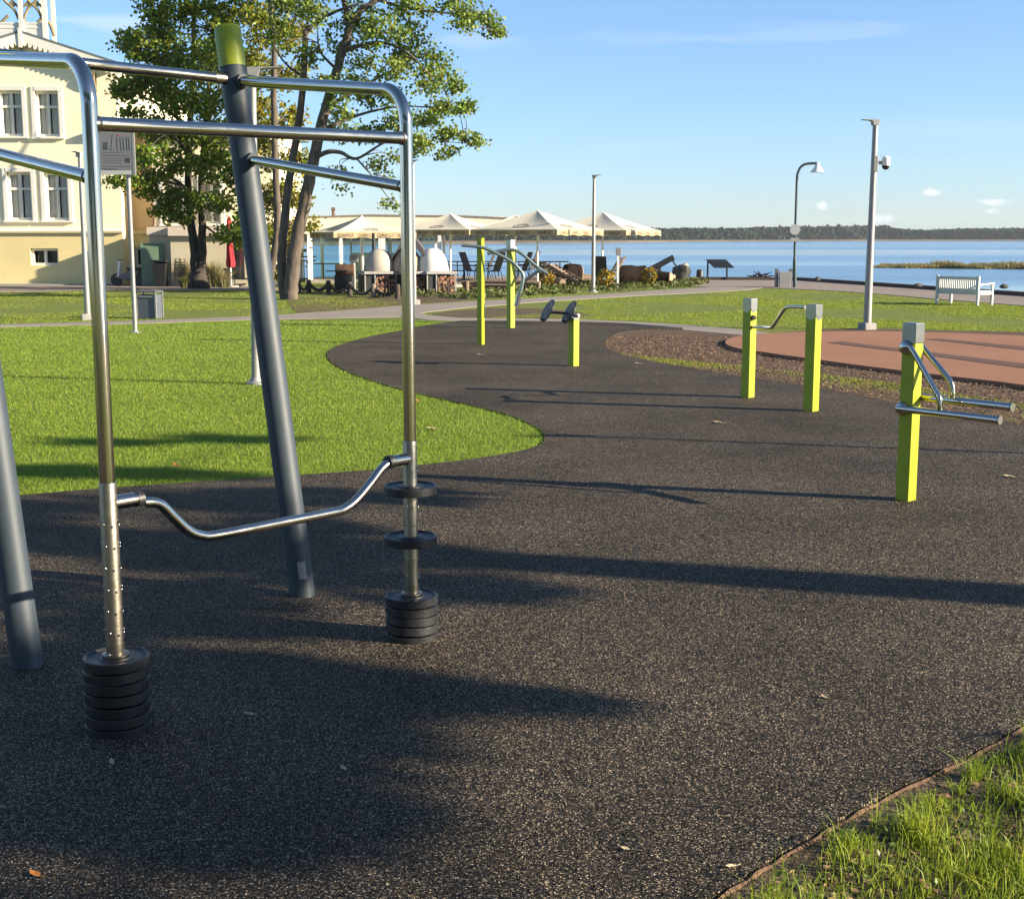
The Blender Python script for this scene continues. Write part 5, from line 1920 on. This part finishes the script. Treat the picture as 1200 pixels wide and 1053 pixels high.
limbs(t1, paths + br1, bk=mat('shaded_bark', (.022, .018, .014), rough=.95, col2=(.06, .048, .038), scale=6, bump=.8, bscale=22, stretch=(1, 1, .3)))  # leaf shade on the trunk is put into this darker bark colour
cl1 = [(205, -30, 40, 30, 1), (250, -40, 40, 30, 1), (200, 20, 30, 26, 1), (245, 20, 34, 28, 1), (280, 10, 26, 28, .8), (178, 8, 14, 18, .35), (165, 52, 20, 16, .5), (150, 48, 13, 9, .28), (185, 60, 26, 24, .9), (225, 70, 32, 28, 1), (262, 65, 30, 28, 1),
       (150, 105, 18, 13, .5), (137, 98, 8, 8, .15), (172, 100, 22, 20, .7), (205, 115, 28, 22, .9), (245, 115, 30, 24, .9), (280, 110, 22, 28, .7), (160, 140, 22, 12, .45), (190, 150, 24, 18, .6), (225, 158, 26, 20, .7), (262, 165, 26, 24, .8),
       (178, 180, 18, 14, .4), (205, 192, 22, 16, .55), (240, 200, 22, 18, .55), (275, 205, 20, 20, .55), (150, 212, 20, 7, .28), (130, 212, 6, 4, .06), (168, 205, 16, 9, .25), (185, 220, 20, 16, .5), (205, 238, 20, 16, .5), (190, 248, 14, 8, .28), (226, 232, 14, 14, .3), (258, 240, 22, 14, .45), (284, 262, 12, 14, .35), (268, 276, 18, 10, .3), (282, 282, 10, 9, .2), (212, 255, 10, 6, .14), (143, 212, 8, 6, .08)]
c1_ = [(c_ + Vector((0, -1.2, 0)) * 0 , (r_[0], r_[1] * .75, r_[2]), w_) for c_, r_, w_ in px_clumps(cl1, YT - 1.2, 1.0, 3)]
anch = catmull(stemA, 4)[12:] + catmull(stemB, 4)[12:]
for p, _, _ in br1:
    anch += catmull(p, 3)
twigs(t1, c1_, anch, .028, 2)
crown('crown', c1_, 1150, .135, leaf_green, t1, .90)

# loose-crowned tree leaning right (nearest trunk)
P2_ = G(341, 351)
Y2 = P2_.y
t2 = thing('ash_tree', 'tall airy tree whose leaning trunk spreads branches over the pavilion to the right', 'tree', P2_)
tq = lambda u, v, dy=0: AT(u, v, Y2 + dy)
trunk = [P2_ + Vector((-.05, 0, -.1)), tq(341, 335), tq(344, 305), tq(352, 262), tq(362, 215), tq(370, 175, .1), tq(381, 130, .2), tq(394, 85, .2), tq(406, 45, .2), tq(410, 25, .2)]
fork1 = [tq(410, 27, .2), tq(424, 12, .2), tq(442, 0, .2), tq(470, -28, .2)]
fork2 = [tq(409, 30, .2), tq(405, 10, .3), tq(400, -10, .3), tq(398, -50, .3)]
stem2 = [P2_ + Vector((-.22, .25, -.1)), tq(331, 330, .3), tq(331, 290, .3), tq(337, 225, .4), tq(346, 170, .4), tq(354, 115, .4), tq(357, 60, .4), tq(358, 35, .4)]
stem2a = [tq(358, 38, .4), tq(372, 25, .4), tq(398, 12, .2), tq(420, 5, .1)]
stem2b = [tq(357, 45, .4), tq(362, 10, .5), tq(362, -50, .5)]
br2 = [([tq(368, 185), tq(385, 178, -.3), tq(400, 179, -.4), tq(418, 186, -.6), tq(445, 170, -.8), tq(470, 160, -.8)], .085, .02), ([tq(383, 125), tq(420, 105, .4), tq(455, 85, .6), tq(500, 70, .6)], .07, .015), ([tq(402, 60), tq(440, 50, -.5), tq(475, 60, -.8), tq(510, 95, -.9)], .07, .015),
       ([tq(442, 0, .2), tq(480, 10, .2), tq(520, 15, .2), tq(560, 20, 0), tq(582, 38, 0)], .05, .01), ([tq(375, 155), tq(420, 135, .8), tq(470, 125, .9), tq(530, 128, .8)], .06, .012), ([tq(418, 186, -.6), tq(435, 205, -.7), tq(450, 225, -.8), tq(466, 246, -.8)], .03, .008), ([tq(362, 95, .4), tq(335, 75, .7), tq(318, 50, .9)], .05, .015), ([tq(470, 160, -.8), tq(505, 165, -.8), tq(545, 168, -.6)], .025, .008), ([tq(395, 82, .2), tq(375, 60, -.6), tq(372, 30, -.8)], .05, .015), ([tq(450, -10), tq(500, -20), tq(550, -10), tq(570, 15)], .05, .01)]
limbs(t2, [(trunk, .245, .115), (fork1, .12, .05), (fork2, .10, .04), (stem2, .17, .08), (stem2a, .07, .03), (stem2b, .06, .03)] + br2)
cl2 = [(385, -25, 40, 25, 1), (440, -30, 44, 25, 1), (500, -30, 44, 24, .9), (555, -20, 30, 18, .6), (425, 20, 24, 18, .6), (395, 50, 18, 18, .35), (450, 35, 26, 20, .7), (485, 15, 26, 18, .6), (478, 55, 24, 18, .6), (505, 78, 24, 16, .6), (525, 95, 18, 13, .45), (460, 80, 22, 14, .42), (432, 70, 18, 16, .35),
       (535, 6, 22, 10, .35), (560, 22, 20, 11, .5), (578, 36, 11, 7, .26), (540, 35, 12, 8, .14), (415, 100, 20, 14, .35), (400, 125, 16, 12, .28), (440, 115, 20, 12, .35), (470, 108, 18, 9, .25), (505, 105, 14, 8, .2), (520, 128, 18, 10, .42), (545, 126, 14, 7, .32), (500, 140, 16, 10, .35), (470, 140, 18, 10, .3), (495, 165, 18, 10, .42), (530, 160, 18, 8, .4), (550, 166, 12, 6, .2), (520, 178, 12, 5, .16), (485, 178, 10, 6, .15),
       (410, 160, 18, 12, .26), (440, 150, 18, 12, .28), (390, 150, 12, 14, .2), (440, 195, 14, 8, .14), (460, 185, 10, 8, .12), (395, 200, 10, 10, .09), (455, 215, 8, 8, .06), (462, 240, 10, 7, .08), (448, 240, 6, 5, .03), (400, 222, 8, 10, .04), (345, 10, 24, 20, .6), (360, 60, 16, 16, .3), (330, 45, 20, 22, .5), (372, 15, 16, 16, .35), (375, 100, 14, 10, .2)]
c2_ = px_clumps(cl2, Y2, 1.0, 5)
anch = catmull(trunk, 4)[20:] + catmull(fork1, 3) + catmull(fork2, 3) + catmull(stem2, 4)[16:]
for p, _, _ in br2:
    anch += catmull(p, 3)
twigs(t2, c2_, anch, .018, 2)
crown('crown', c2_, 1050, .105, leaf_light, t2, .80)

# yellow-green tree behind it
P3_ = G(316, 344)
Y3 = P3_.y
t3 = thing('lime_tree', 'dense yellow-green tree with a thin straight stem behind the grey post', 'tree', P3_)
tr = lambda u, v, dy=0: AT(u, v, Y3 + dy)
st3 = [P3_ + Vector((0, 0, -.1)), tr(317, 320), tr(325, 270), tr(323, 200), tr(321, 130), tr(321, 60), tr(317, 0), tr(316, -60)]
limbs(t3, [(st3, .15, .07)])
cl3 = [(300, -30, 30, 26, 1), (330, -20, 26, 24, .9), (305, 30, 24, 24, .9), (340, 35, 22, 22, .6), (300, 80, 22, 24, .8), (335, 90, 20, 20, .6), (305, 130, 20, 22, .7), (340, 140, 16, 18, .5), (308, 180, 20, 20, .7), (345, 190, 14, 16, .4), (335, 225, 20, 18, .6), (310, 235, 16, 18, .5), (352, 235, 12, 10, .25), (335, 265, 20, 16, .55), (312, 285, 12, 20, .5), (340, 300, 12, 14, .35), (322, 318, 10, 10, .25), (366, 262, 8, 6, .1)]
c3_ = px_clumps(cl3, Y3 + 2, 1.0, 8)
twigs(t3, c3_, catmull(st3, 4)[6:], .02, 2)
crown('crown', c3_, 1150, .125, leaf_yellow, t3, 1.0)

# ---- trees standing outside the frame to the right; they throw the dappled shade
shade = []   # (u, v, ru, rv, weight) patches of shade on the ground
SH1 = [(60, 600, 110, 14, .9), (250, 592, 120, 12, .9), (420, 580, 90, 9, .7), (60, 545, 120, 12, .9), (200, 553, 110, 8, .7), (90, 518, 90, 5, .5), (230, 516, 60, 4, .35), (100, 640, 130, 12, .9), (300, 655, 120, 10, .8), (560, 690, 60, 7, .45), (430, 688, 90, 9, .7), (250, 700, 90, 8, .5), (330, 620, 100, 10, .6), (420, 655, 60, 8, .5)]
SH2 = [(60, 740, 90, 8, .5), (200, 737, 50, 5, .25), (100, 798, 120, 16, 1.0), (280, 802, 110, 13, .9), (430, 812, 80, 8, .5), (520, 824, 50, 4, .25), (100, 860, 120, 24, 1.2), (260, 862, 100, 18, .8), (190, 915, 120, 18, .9), (330, 925, 70, 9, .4), (60, 925, 90, 14, .6), (220, 965, 90, 8, .35), (60, 690, 60, 6, .3)]


def shade_tree(base, patches, name, label, per, crown_c):
    t = thing(name, label, 'tree', base)
    top = up_(base, 9.5)
    stem = [up_(base, -.1), up_(base, 2), up_(base, 4.2), up_(base, 6.5), top]
    out = []
    for u, v, ru, rv, w in patches:
        g0 = G(u, v)
        g1 = G(u, v - rv)
        g2 = G(u + ru, v)
        n = max(2, int(w * 5))
        for k in range(n):
            px, py = random.gauss(0, .5), random.gauss(0, .5)
            q = g0 + (g2 - g0) * px + (g1 - g0) * py
            # height where the sun ray through q passes nearest the stem
            s = (base - q)
            tt = (s.x * SUN.x + s.y * SUN.y) / (SUN.x ** 2 + SUN.y ** 2) + random.gauss(0, .7)
            c = q + SUN * tt
            out.append((c, (.42, .26, .10), .3))
    # the part of the crown whose shade falls outside the picture
    for k in range(26):
        a = random.uniform(0, 6.28)
        r = random.uniform(.3, 3.2)
        out.append((up_(base, random.uniform(7.2, 11.5)) + Vector((r * math.cos(a), r * math.sin(a), 0)), (.8, .8, .6), .8))
    br = []
    for c, r, w in out[::4]:
        z0 = max(2.8, c.z - .4)
        br.append(([up_(base, z0), up_(base, z0).lerp(c, .5) + Vector((0, 0, .2)), c], .035, .008))
    limbs(t, [(stem, .31, .14)] + br)
    crown('crown', out, per, .16, leaf_green, t, .42)
    return t


H1 = Vector((1.0, 7.55, 0)) + Vector((SUN.x, SUN.y, 0)).normalized() * 11.2
# trunk-shadow axis passes through the ground point below (900,668)
g = G(880, 679)
H1 = g + Vector((SUN.x, SUN.y, 0)).normalized() * 11.5
H1.z = 0
shade_tree(H1, SH1, 'maple_tree', 'maple outside the frame to the right whose trunk shadow crosses the rubber ground', 210, None)
g = G(-260, 1010)
H2 = G(330, 860) + Vector((SUN.x, SUN.y, 0)).normalized() * 14.0 + Vector((-.35, -1.9, 0))
H2.z = 0
shade_tree(H2, SH2, 'maple_tree', 'maple behind the camera to the right that dapples the nearest ground', 230, None)
# unseen trees added behind the camera to darken the reflections in the steel
src = thing('added_tree', 'broad unseen tree added behind the camera for dark reflections, leftmost of its row', 'tree', (-15, -10, 0), 0, 'unseen trees added behind the camera')
b0 = Vector((-15, -10, 0))
limbs(src, [([up_(b0, -.1), up_(b0, 2), up_(b0, 5), up_(b0, 9)], .26, .08)])
cc = []
for k in range(34):
    a = random.uniform(0, 6.28)
    z = random.uniform(2.0, 10.5)
    r = random.uniform(.5, 2.9) * (1 - abs(z - 6) / 9)
    cc.append((up_(b0, z) + Vector((r * math.cos(a), r * math.sin(a), 0)), (1.0, 1.0, .8), 1))
crown('crown', cc, 260, .30, leaf_green, src, 1.3)
for k, (x, y) in enumerate(((-10, -12), (-5, -10.5), (0.5, -12.5), (5.5, -11), (11, -13))):
    copy_thing(src, (x, y, 0), k * 1.3, 'broad unseen tree added behind the camera for dark reflections, %s of its row' % ('second from the left', 'third from the left', 'fourth from the left', 'fifth from the left', 'rightmost')[k])
# pole lamp outside the frame; its thin shadow crosses behind the nearest lime post
g = G(900, 521.5)
Pl = g + Vector((SUN.x, SUN.y, 0)).normalized() * 9.0
Pl.z = 0
lamp(Pl, 0, 'pole lamp outside the frame on the right beyond the nearest lime post', .045, .034, (-1, 0), 'flange', .36, h=(Pl - G(640, 519)).length * math.tan(SUN_EL))

# ================================================================== shrubs and planting
tuft_m = mat('ornamental_grass', (.26, .22, .10), rough=.8, island=.6, col2=(.14, .17, .045), scale=3, trans=.3)
herb_m = mat('herb_leaf', (.065, .10, .016), rough=.6, island=.8, col2=(.12, .13, .03), scale=2, trans=.3)
flower_m = mat('yellow_flower', (.40, .27, .02), rough=.7, island=.5, trans=.3)


def tuft(u, v, h, r, label, n=260, m=tuft_m, name='ornamental_grass', w=.02):
    P = G(u, v)
    t = thing(name, label, 'plant', P)
    a = rng.uniform(0, 6.28, n)
    q = np.sqrt(rng.uniform(0, 1, n)) * r * .35
    pts = np.stack([np.cos(a) * q, np.sin(a) * q], 1)
    V, F = blades(pts, 0, h * rng.uniform(.6, 1, n), np.full(n, w), lean=r / h * 1.2)
    np_mesh('foliage', V, F, m, t)
    return t


tuft(218, 335.5, 1.35, .75, 'pale tufted ornamental grass left of the two-stemmed maple')
tuft(250, 336, 1.30, .85, 'pale tufted ornamental grass right of the two-stemmed maple')
tuft(263, 337, .9, .6, 'smaller tufted grass between the maple and the red parasol')
tuft(216, 337.5, .55, .35, 'dark round herb clump at the foot of the maple', 160, herb_m, 'herb_clump', .05)


def flower_bush(u, v, Y, r, label):
    P = Vector((AT(u, v, Y).x, Y, 0))
    t = thing('flower_bush', label, 'bush', P, 0, 'yellow flowering bushes')
    zc = HV(P, v)
    n = 420
    d = rng.normal(size=(n, 3))
    d /= np.linalg.norm(d, axis=1)[:, None]
    C = d * (rng.uniform(.3, 1, (n, 1)) ** .5) * np.array([r, r, zc * .6])
    C[:, 2] += zc * .85
    C[:, 2] = np.maximum(C[:, 2], .03)
    k = rng.uniform(0, 1, n) < .55
    V, F = leaf_cards(C[k], .10)
    np_mesh('flowers', V, F, flower_m, t)
    V, F = leaf_cards(C[~k], .10)
    np_mesh('foliage', V, F, herb_m, t)


flower_bush(640, 323, 51.5, .33, 'yellow flowering bush right of the bent pull-down arm')
flower_bush(710, 322, 51.5, .36, 'yellow flowering bush right of the slim pole lamp')
flower_bush(761, 320, 52.5, .33, 'yellow flowering bush at the cut end of the long log')

# rough herbs on the bank before the terrace: one uncountable mass
pts = []
poly = [G(u, v) for u, v in [(415, 345), (440, 345), (500, 342), (560, 341.5), (640, 336), (700, 332), (760, 330.5), (815, 329.5), (835, 332), (810, 336.5), (760, 340), (700, 344), (640, 346.5), (560, 351), (500, 349), (440, 350)]]
x = rng.uniform(-8, 9, 26000)
y = rng.uniform(42, 62, 26000)
k = inside(poly, x, y)
dens = (np.sin(x * 2.1 + np.sin(y * 1.3) * 2) + np.sin(x * .9 + 1.7) + rng.normal(0, .9, len(x))) > -.25
k &= dens
C = np.stack([x[k], y[k], rng.uniform(.02, .22, k.sum()) ** 1.0 * (0.55 + .45 * np.sin(x[k] * 1.7) ** 2)], 1)
V, F = leaf_cards(C, .115)
o = np_mesh('ground_cover', V, F, herb_m)
tag(o, 'rough green herbs growing on the bank in front of the terrace', 'herbs', None, 'stuff')


# ================================================================== grass
def grass_mat(name, c1, c2, c3, sc):
    m = mat(name, c1, rough=.55, island=.55, col2=c2, scale=sc, trans=.40, spec=.3)
    return m


lawn_m = grass_mat('lawn_blade', (.175, .285, .026), (.23, .335, .036), None, .8)
rough_m = grass_mat('rough_blade', (.18, .27, .022), (.28, .32, .042), None, 1.5)
lawn_poly = [Vector(p) for p in lawn_edge] + [Vector((-14, le_end.y - 1.0, 0))] + [G(u, v) for u, v in [(-260, 394.5), (-100, 388.5), (0, 384), (100, 381.6), (160, 380), (230, 377.6), (290, 375.7), (340, 374.6), (400, 373.4), (474, 372), (505, 376)]]


def scatter(poly, n, x0, x1, y0, y1, p=None):
    # density falls with distance from the camera
    y = 1 / (1 / y1 + rng.uniform(0, 1, n) * (1 / y0 - 1 / y1))
    x = rng.uniform(x0, x1, n)
    k = inside(poly, x, y)
    return np.stack([x[k], y[k]], 1)


P_ = scatter(lawn_poly, 700000, -13.5, 1.2, 9.3, 31)
d_ = P_[:, 1]
print('lawn blades', len(P_))
w_ = .0038 * np.maximum(1, d_ / 11)
V, F = blades(P_, 0, rng.uniform(.014, .036, len(P_)), w_, 1.1)
tag(np_mesh('lawn_grass', V, F, lawn_m), 'short bright green mown lawn left of the rubber ground', 'grass', None, 'stuff')

# uneven far lawns
far_polys = [
    [G(u, v) for u, v in [(575, 372.5), (640, 373), (700, 374.5), (760, 377), (800, 380), (870, 386.5), (905, 390), (960, 385.5), (1040, 384.5), (1200, 390), (1330, 397), (1330, 373), (1200, 359.5), (1100, 351.5), (1000, 343.8), (900, 339), (840, 343), (760, 347), (700, 350.6), (660, 353.5), (700, 362), (640, 367)]],
    [G(u, v) for u, v in [(-260, 389), (-100, 384.5), (0, 380), (100, 377.3), (160, 375.4), (230, 373), (290, 370.6), (340, 367), (400, 363), (470, 357), (540, 353), (640, 348.5), (700, 344), (640, 346), (560, 349), (470, 351), (400, 347), (340, 344), (250, 341), (100, 342), (0, 343), (-260, 345)]],
    [G(u, v) for u, v in [(715, 412), (740, 419), (800, 430), (860, 440), (960, 455), (1060, 474), (1200, 499), (1330, 528), (1330, 495), (1200, 474), (1060, 452), (960, 440), (860, 430), (780, 421)]],
]
allp = []
for i, poly in enumerate(far_polys):
    xs2, ys2 = [p.x for p in poly], [p.y for p in poly]
    q = scatter(poly, (230000, 200000, 160000)[i], min(xs2), max(xs2), min(ys2), max(ys2))
    cl = np.sin(q[:, 0] * 1.1 + 1.3 * np.sin(q[:, 1] * .8)) + np.sin(q[:, 0] * .37 + q[:, 1] * .6) + rng.normal(0, .7, len(q))
    q = q[cl + (.55 * (q[:, 0] - 3.6) if i == 2 else 0) > (-.1, -.25, .25)[i]]
    allp.append(q)
P_ = np.concatenate(allp)
h_ = rng.uniform(.014, .042, len(P_)) * (1 + .5 * np.sin(P_[:, 0] * .9) * np.sin(P_[:, 1] * .5))
h_[P_[:, 1] < 22] *= 1.7
V, F = blades(P_, 0, h_, .009 * np.maximum(1, P_[:, 1] / 26), 1.2)
tag(np_mesh('rough_grass', V, F, rough_m), 'patchy rough grass round the paths and the terracotta pad', 'grass', None, 'stuff')

# nearest corner: long uncut grass in tufts
ne = [(p.x, p.y) for p in near_edge]
corner = [Vector((p.x + .055, p.y - .065, 0)) for p in near_edge] + [Vector((near_edge[-1].x + 3, near_edge[-1].y - .5, 0)), Vector((4.5, 2.2, 0)), Vector((4.5, near_edge[0].y, 0))]
tc_n = 430
cx_ = rng.uniform(.2, 4.2, tc_n * 4)
cy_ = rng.uniform(2.4, 6.4, tc_n * 4)
k = inside(corner, cx_, cy_)
cx_, cy_ = cx_[k], cy_[k]
pts, hh = [], []
for a_, b_ in zip(cx_, cy_):
    n = rng.integers(14, 80)
    s = rng.uniform(.02, .065)
    big = rng.uniform(0, 1) ** 2.0
    p = rng.normal(size=(n, 2)) * s + np.array([[a_, b_]])
    pts.append(p)
    hh.append(rng.uniform(.4, 1, n) * (.045 + .13 * big))
bx = rng.uniform(.2, 4.4, 42000)
by = rng.uniform(2.2, 6.6, 42000)
k = inside(corner, bx, by)
gap = np.sin(bx * 5.3 + by * 2.1) + np.sin(by * 6.7 - bx * 3.1) + rng.normal(0, .8, len(bx))
k &= gap > .25
pts.append(np.stack([bx[k], by[k]], 1))
hh.append(rng.uniform(.02, .07, k.sum()))
P_ = np.concatenate(pts)
h_ = np.concatenate(hh)
kk = inside(corner, P_[:, 0], P_[:, 1])
P_, h_ = P_[kk], h_[kk]
print('corner blades', len(P_))
near_m = grass_mat('long_grass', (.16, .26, .018), (.31, .37, .04), None, 4)
V, F = blades(P_, .008, h_, rng.uniform(.0025, .0052, len(P_)), 1.0)
tag(np_mesh('long_grass', V, F, near_m), 'long uncut grass tufts in the nearest right-hand corner', 'grass', None, 'stuff')
# low broad-leaved weeds among it
bx = rng.uniform(.2, 4.2, 5200)
by = rng.uniform(2.3, 6.4, 5200)
cl = np.sin(bx * 3.7 + by) + np.sin(by * 4.3 - bx * 1.9) + rng.normal(0, .35, len(bx))
k = inside(corner, bx, by) & (cl > .5)
C = np.stack([bx[k], by[k], rng.uniform(.012, .06, k.sum())], 1)
V, F = leaf_cards(C, .020, .4, -.4)
weed_m = mat('weed_leaf', (.085, .135, .022), rough=.5, island=.8, col2=(.17, .21, .04), scale=5, trans=.3)
tag(np_mesh('weeds', V, F, weed_m), 'small broad-leaved weeds between the nearest grass tufts', 'weeds', None, 'stuff')
# straw and wood bits on soil and mulch
straw_m = mat('straw_bits', (.30, .20, .10), rough=.9, island=.9)
bx = rng.uniform(.2, 4.2, 9000)
by = rng.uniform(2.3, 6.4, 9000)
k = inside(corner, bx, by)
C = [np.stack([bx[k], by[k], rng.uniform(.010, .02, k.sum())], 1)]
V1, F1 = leaf_cards(C[0], .028, .6, 0)
V1[:, 2] = .010 + np.abs(V1[:, 2] - .01) * .45
mx_ = rng.uniform(1, 14, 60000)
my_ = rng.uniform(11, 26, 60000)
k = inside(mul, mx_, my_) & ~inside(terra, mx_, my_)
C2 = np.stack([mx_[k], my_[k], rng.uniform(.012, .05, k.sum())], 1)
V2, F2 = leaf_cards(C2, .024, .6, 0)
V2[:, 2] = .012 + np.abs(V2[:, 2] - .012) * .55
tag(np_mesh('straw_litter', V1, F1, straw_m), 'dry straw and bark crumbs on the soil of the nearest corner', 'litter', None, 'stuff')
chip_m = mat('bark_chips', (.15, .092, .052), rough=.9, island=.45, col2=(.22, .14, .08), scale=4)
tag(np_mesh('bark_chips', V2, F2, chip_m), 'loose bark chips and dry leaves over the mulch bed', 'bark chips', None, 'stuff')

# fallen leaves on the rubber
leaf_or = mat('orange_leaf', (.55, .19, .03), rough=.6, var=.25, scale=30)
leaf_pale = mat('dry_leaf', (.42, .33, .20), rough=.7, var=.3, scale=30)


def leaf(u, v, s, m, rz, label):
    P = G(u, v, .02)
    vs, fs = [], []
    pr = [(0, -1, 0), (.38, -.55, .10), (.5, .0, .22), (.33, .5, .25), (0, 1, .38), (-.33, .5, .18), (-.5, 0, .25), (-.38, -.55, .08), (0, 0, .02)]
    vs = [Vector((x * s, y * s, z * s + .003)) for x, y, z in pr]
    fs = [(8, i, (i + 1) % 8) for i in range(8)]
    mb = MB().add(vs, fs)
    mb.tube([(0, -1 * s, .003), (0, -1.5 * s, .006)], .0015, 5)
    o = mb.build('fallen_leaf', m, None)
    o.location = P
    o.rotation_euler = (0, 0, R(rz))
    tag(o, label, 'fallen leaf', 'fallen leaves on the rubber')


leaf(41, 1025, .024, leaf_or, 60, 'orange curled leaf in the bottom left corner')
leaf(292, 837, .022, leaf_pale, 80, 'pale dry leaf to the right of the taller weight stack')
leaf(131, 893, .020, leaf_pale, 20, 'brown dry leaf just below the taller weight stack')
leaf(402, 900, .018, leaf_pale, 30, 'thin pale leaf in the shaded middle of the near rubber')
leaf(842, 495.5, .055, leaf_pale, 95, 'white dry leaf between the crank station and the nearest lime post')
leaf(748, 426.5, .06, leaf_pale, 85, 'pale leaf on the far rubber below the mulch tip')
leaf(1183, 559, .05, leaf_pale, 80, 'curled pale leaf at the right edge behind the nearest lime post')
leaf(733, 995, .016, leaf_pale, 70, 'small tan leaf on the near rubber, closest to the bottom edge')
leaf(966, 817, .018, leaf_pale, 40, 'small tan leaf alone on the sunlit near rubber')
leaf(563, 416, .06, leaf_pale, 95, 'pale leaf at the foot of the nearer tall lime post')
leaf(857, 1016, .022, leaf_pale, 115, 'straw-coloured leaf beside the rusty edging')
leaf(206, 546, .05, leaf_or, 40, 'orange leaf on the shaded front of the lawn')
leaf(486, 470, .07, leaf_or, 75, 'orange leaf on the lawn right of the right steel tube')
leaf(506, 502.5, .055, leaf_pale, 85, 'white leaf on the lawn right of the guide sleeve')

# ================================================================== far side of the lake
shore_px = [(-100, 290), (300, 287.4), (540, 285.6), (700, 284.4), (840, 283.2), (1000, 282.6), (1100, 281.9), (1200, 281.3), (1330, 280.9)]
far = [G(u, max(v, 281.2), WZ) for u, v in shore_px]
far = [AT(u, 279, min(1100, 2.4 * FPX / (v - 279))) for u, v in shore_px]
far = [Vector((p.x, p.y, WZ)) for p in far]
fp = catmull(far, 8)
MB_ = MB()
vs, fs = [], []
for p in fp:
    d = Vector((p.x, p.y, 0)).normalized()
    a_, b_, c_ = p - d * 6, p + d * 70, p + d * 380
    vs += [Vector((a_.x, a_.y, WZ - .3)), Vector((p.x, p.y, WZ + .9)), Vector((b_.x, b_.y, WZ + 1.3)), Vector((c_.x, c_.y, WZ + 3))]
for i in range(len(fp) - 1):
    for j in range(3):
        fs.append((i * 4 + j, i * 4 + j + 4, i * 4 + j + 5, i * 4 + j + 1))
M_far = ground_mat('far_reeds', ((.13, .098, .06), (.17, .125, .08), (.07, .065, .035)), (.05, .02), bump=.5, bscale=.5)
MB_.add(vs, fs)
tag(MB_.build('far_shore', M_far), 'tan reed belt along the far shore of the lake', 'shore', None, 'structure')
# forest: uneven conical and round crowns, several rows deep
tops = [(-100, 264), (300, 266), (540, 268.5), (700, 269.5), (780, 269.2), (840, 269.4), (880, 268.4), (930, 267.2), (1000, 266.3), (1034, 266), (1042, 269.6), (1072, 271.3), (1100, 270), (1140, 269.4), (1200, 268.6), (1330, 268)]
n = 90000
u_ = rng.uniform(-90, 1325, n)
vt_ = np.interp(u_, [a for a, _ in tops], [b for _, b in tops])
vw_ = np.interp(u_, [a for a, _ in shore_px], [b for _, b in shore_px])
D_ = np.minimum(1100, 2.4 * FPX / (vw_ - 279))
Yf = D_ + 60 + 150 * rng.uniform(0, 1, n) ** 1.6
ht = CAMH + (279 - vt_) * (Yf + 40) / FPX - WZ
xf = (u_ - CX) / FPX * Yf
bumps = .86 + .07 * np.sin(xf * .11 + Yf * .05) + .05 * np.sin(xf * .31 + Yf * .21) + .06 * np.sin(xf * .73 + Yf * .37) + .03 * np.sin(xf * 1.7)
C = np.stack([xf, Yf, WZ + .6 + ht * bumps * np.sqrt(rng.uniform(.01, 1, n))], 1)
V, F = leaf_cards(C, 2.3 * np.maximum(.55, Yf / 1000)[:, None] * rng.uniform(.6, 1.25, (n, 1)), .3, 0)
forest_m = mat('forest_crowns', (.016, .030, .017), rough=.95, island=.5, col2=(.030, .042, .020), scale=.03, spec=.1)
tag(np_mesh('far_forest', V, F, forest_m), 'dark forest line on the far shore of the lake', 'forest', None, 'stuff')

# reed island
a, b = G(1024, 314, WZ), G(1330, 317, WZ)
n = 16000
q = rng.uniform(0, 1, n)
wd_ = np.sqrt(np.minimum(q * 6, 1)) * np.minimum(1, .6 + .4 * np.sin(q * 9) ** 2)
xx = a.x + (b.x - a.x) * q
yy = a.y + (b.y - a.y) * q + rng.uniform(0, 1, n) * 9 * wd_
hz = (.25 + .75 * np.minimum(1, q * 5)) * (.62 + .2 * np.sin(q * 23) + .12 * np.sin(q * 61)) * rng.uniform(.5, 1.1, n) * .85
reed_m = mat('reed_blade', (.26, .20, .06), rough=.8, island=.7, col2=(.15, .15, .045), scale=.25, trans=.2)
V, F = blades(np.stack([xx, yy], 1), WZ - .1, np.maximum(.1, hz), np.full(n, .06), .25)
tag(np_mesh('reed_bed', V, F, reed_m), 'low yellow-brown reed bed standing in the lake on the right', 'reeds', None, 'stuff')
# stones along the water side of the quay
for k, (u, v, lb) in enumerate(((958, 332.2, 'small dark stone on the quay edge left of the thick pole lamp'), (1075, 340.5, 'small dark stone on the quay edge right of the thick pole lamp'), (1176, 341.8, 'rounded dark stone on the quay edge beyond the white bench'))):
    P = G(u, v)
    o = MB().blob((0, 0, 0), (.15, .11, .08), 30 + k, .25).build('stone', MATS['dark_stone'], None, smooth=True)
    o.location = (P.x, P.y, .19)
    tag(o, lb, 'stone', 'stones on the quay edge')

# ------------------------------------------------------------------ air
hm = bpy.data.materials.new('haze_air')
hm.use_nodes = True
hn = hm.node_tree
hn.nodes.remove(hn.nodes['Principled BSDF'])
pv = _n(hn, 'ShaderNodeVolumePrincipled')
pv.inputs['Color'].default_value = (.80, .89, 1.0, 1)
pv.inputs['Density'].default_value = .00011
hn.links.new(pv.outputs[0], hn.nodes['Material Output'].inputs['Volume'])
tag(MB().box((0, 700, 11.5), (3200, 2000, 27)).build('haze', hm), 'thin pale lake haze that softens the far shore', 'haze', None, 'stuff')
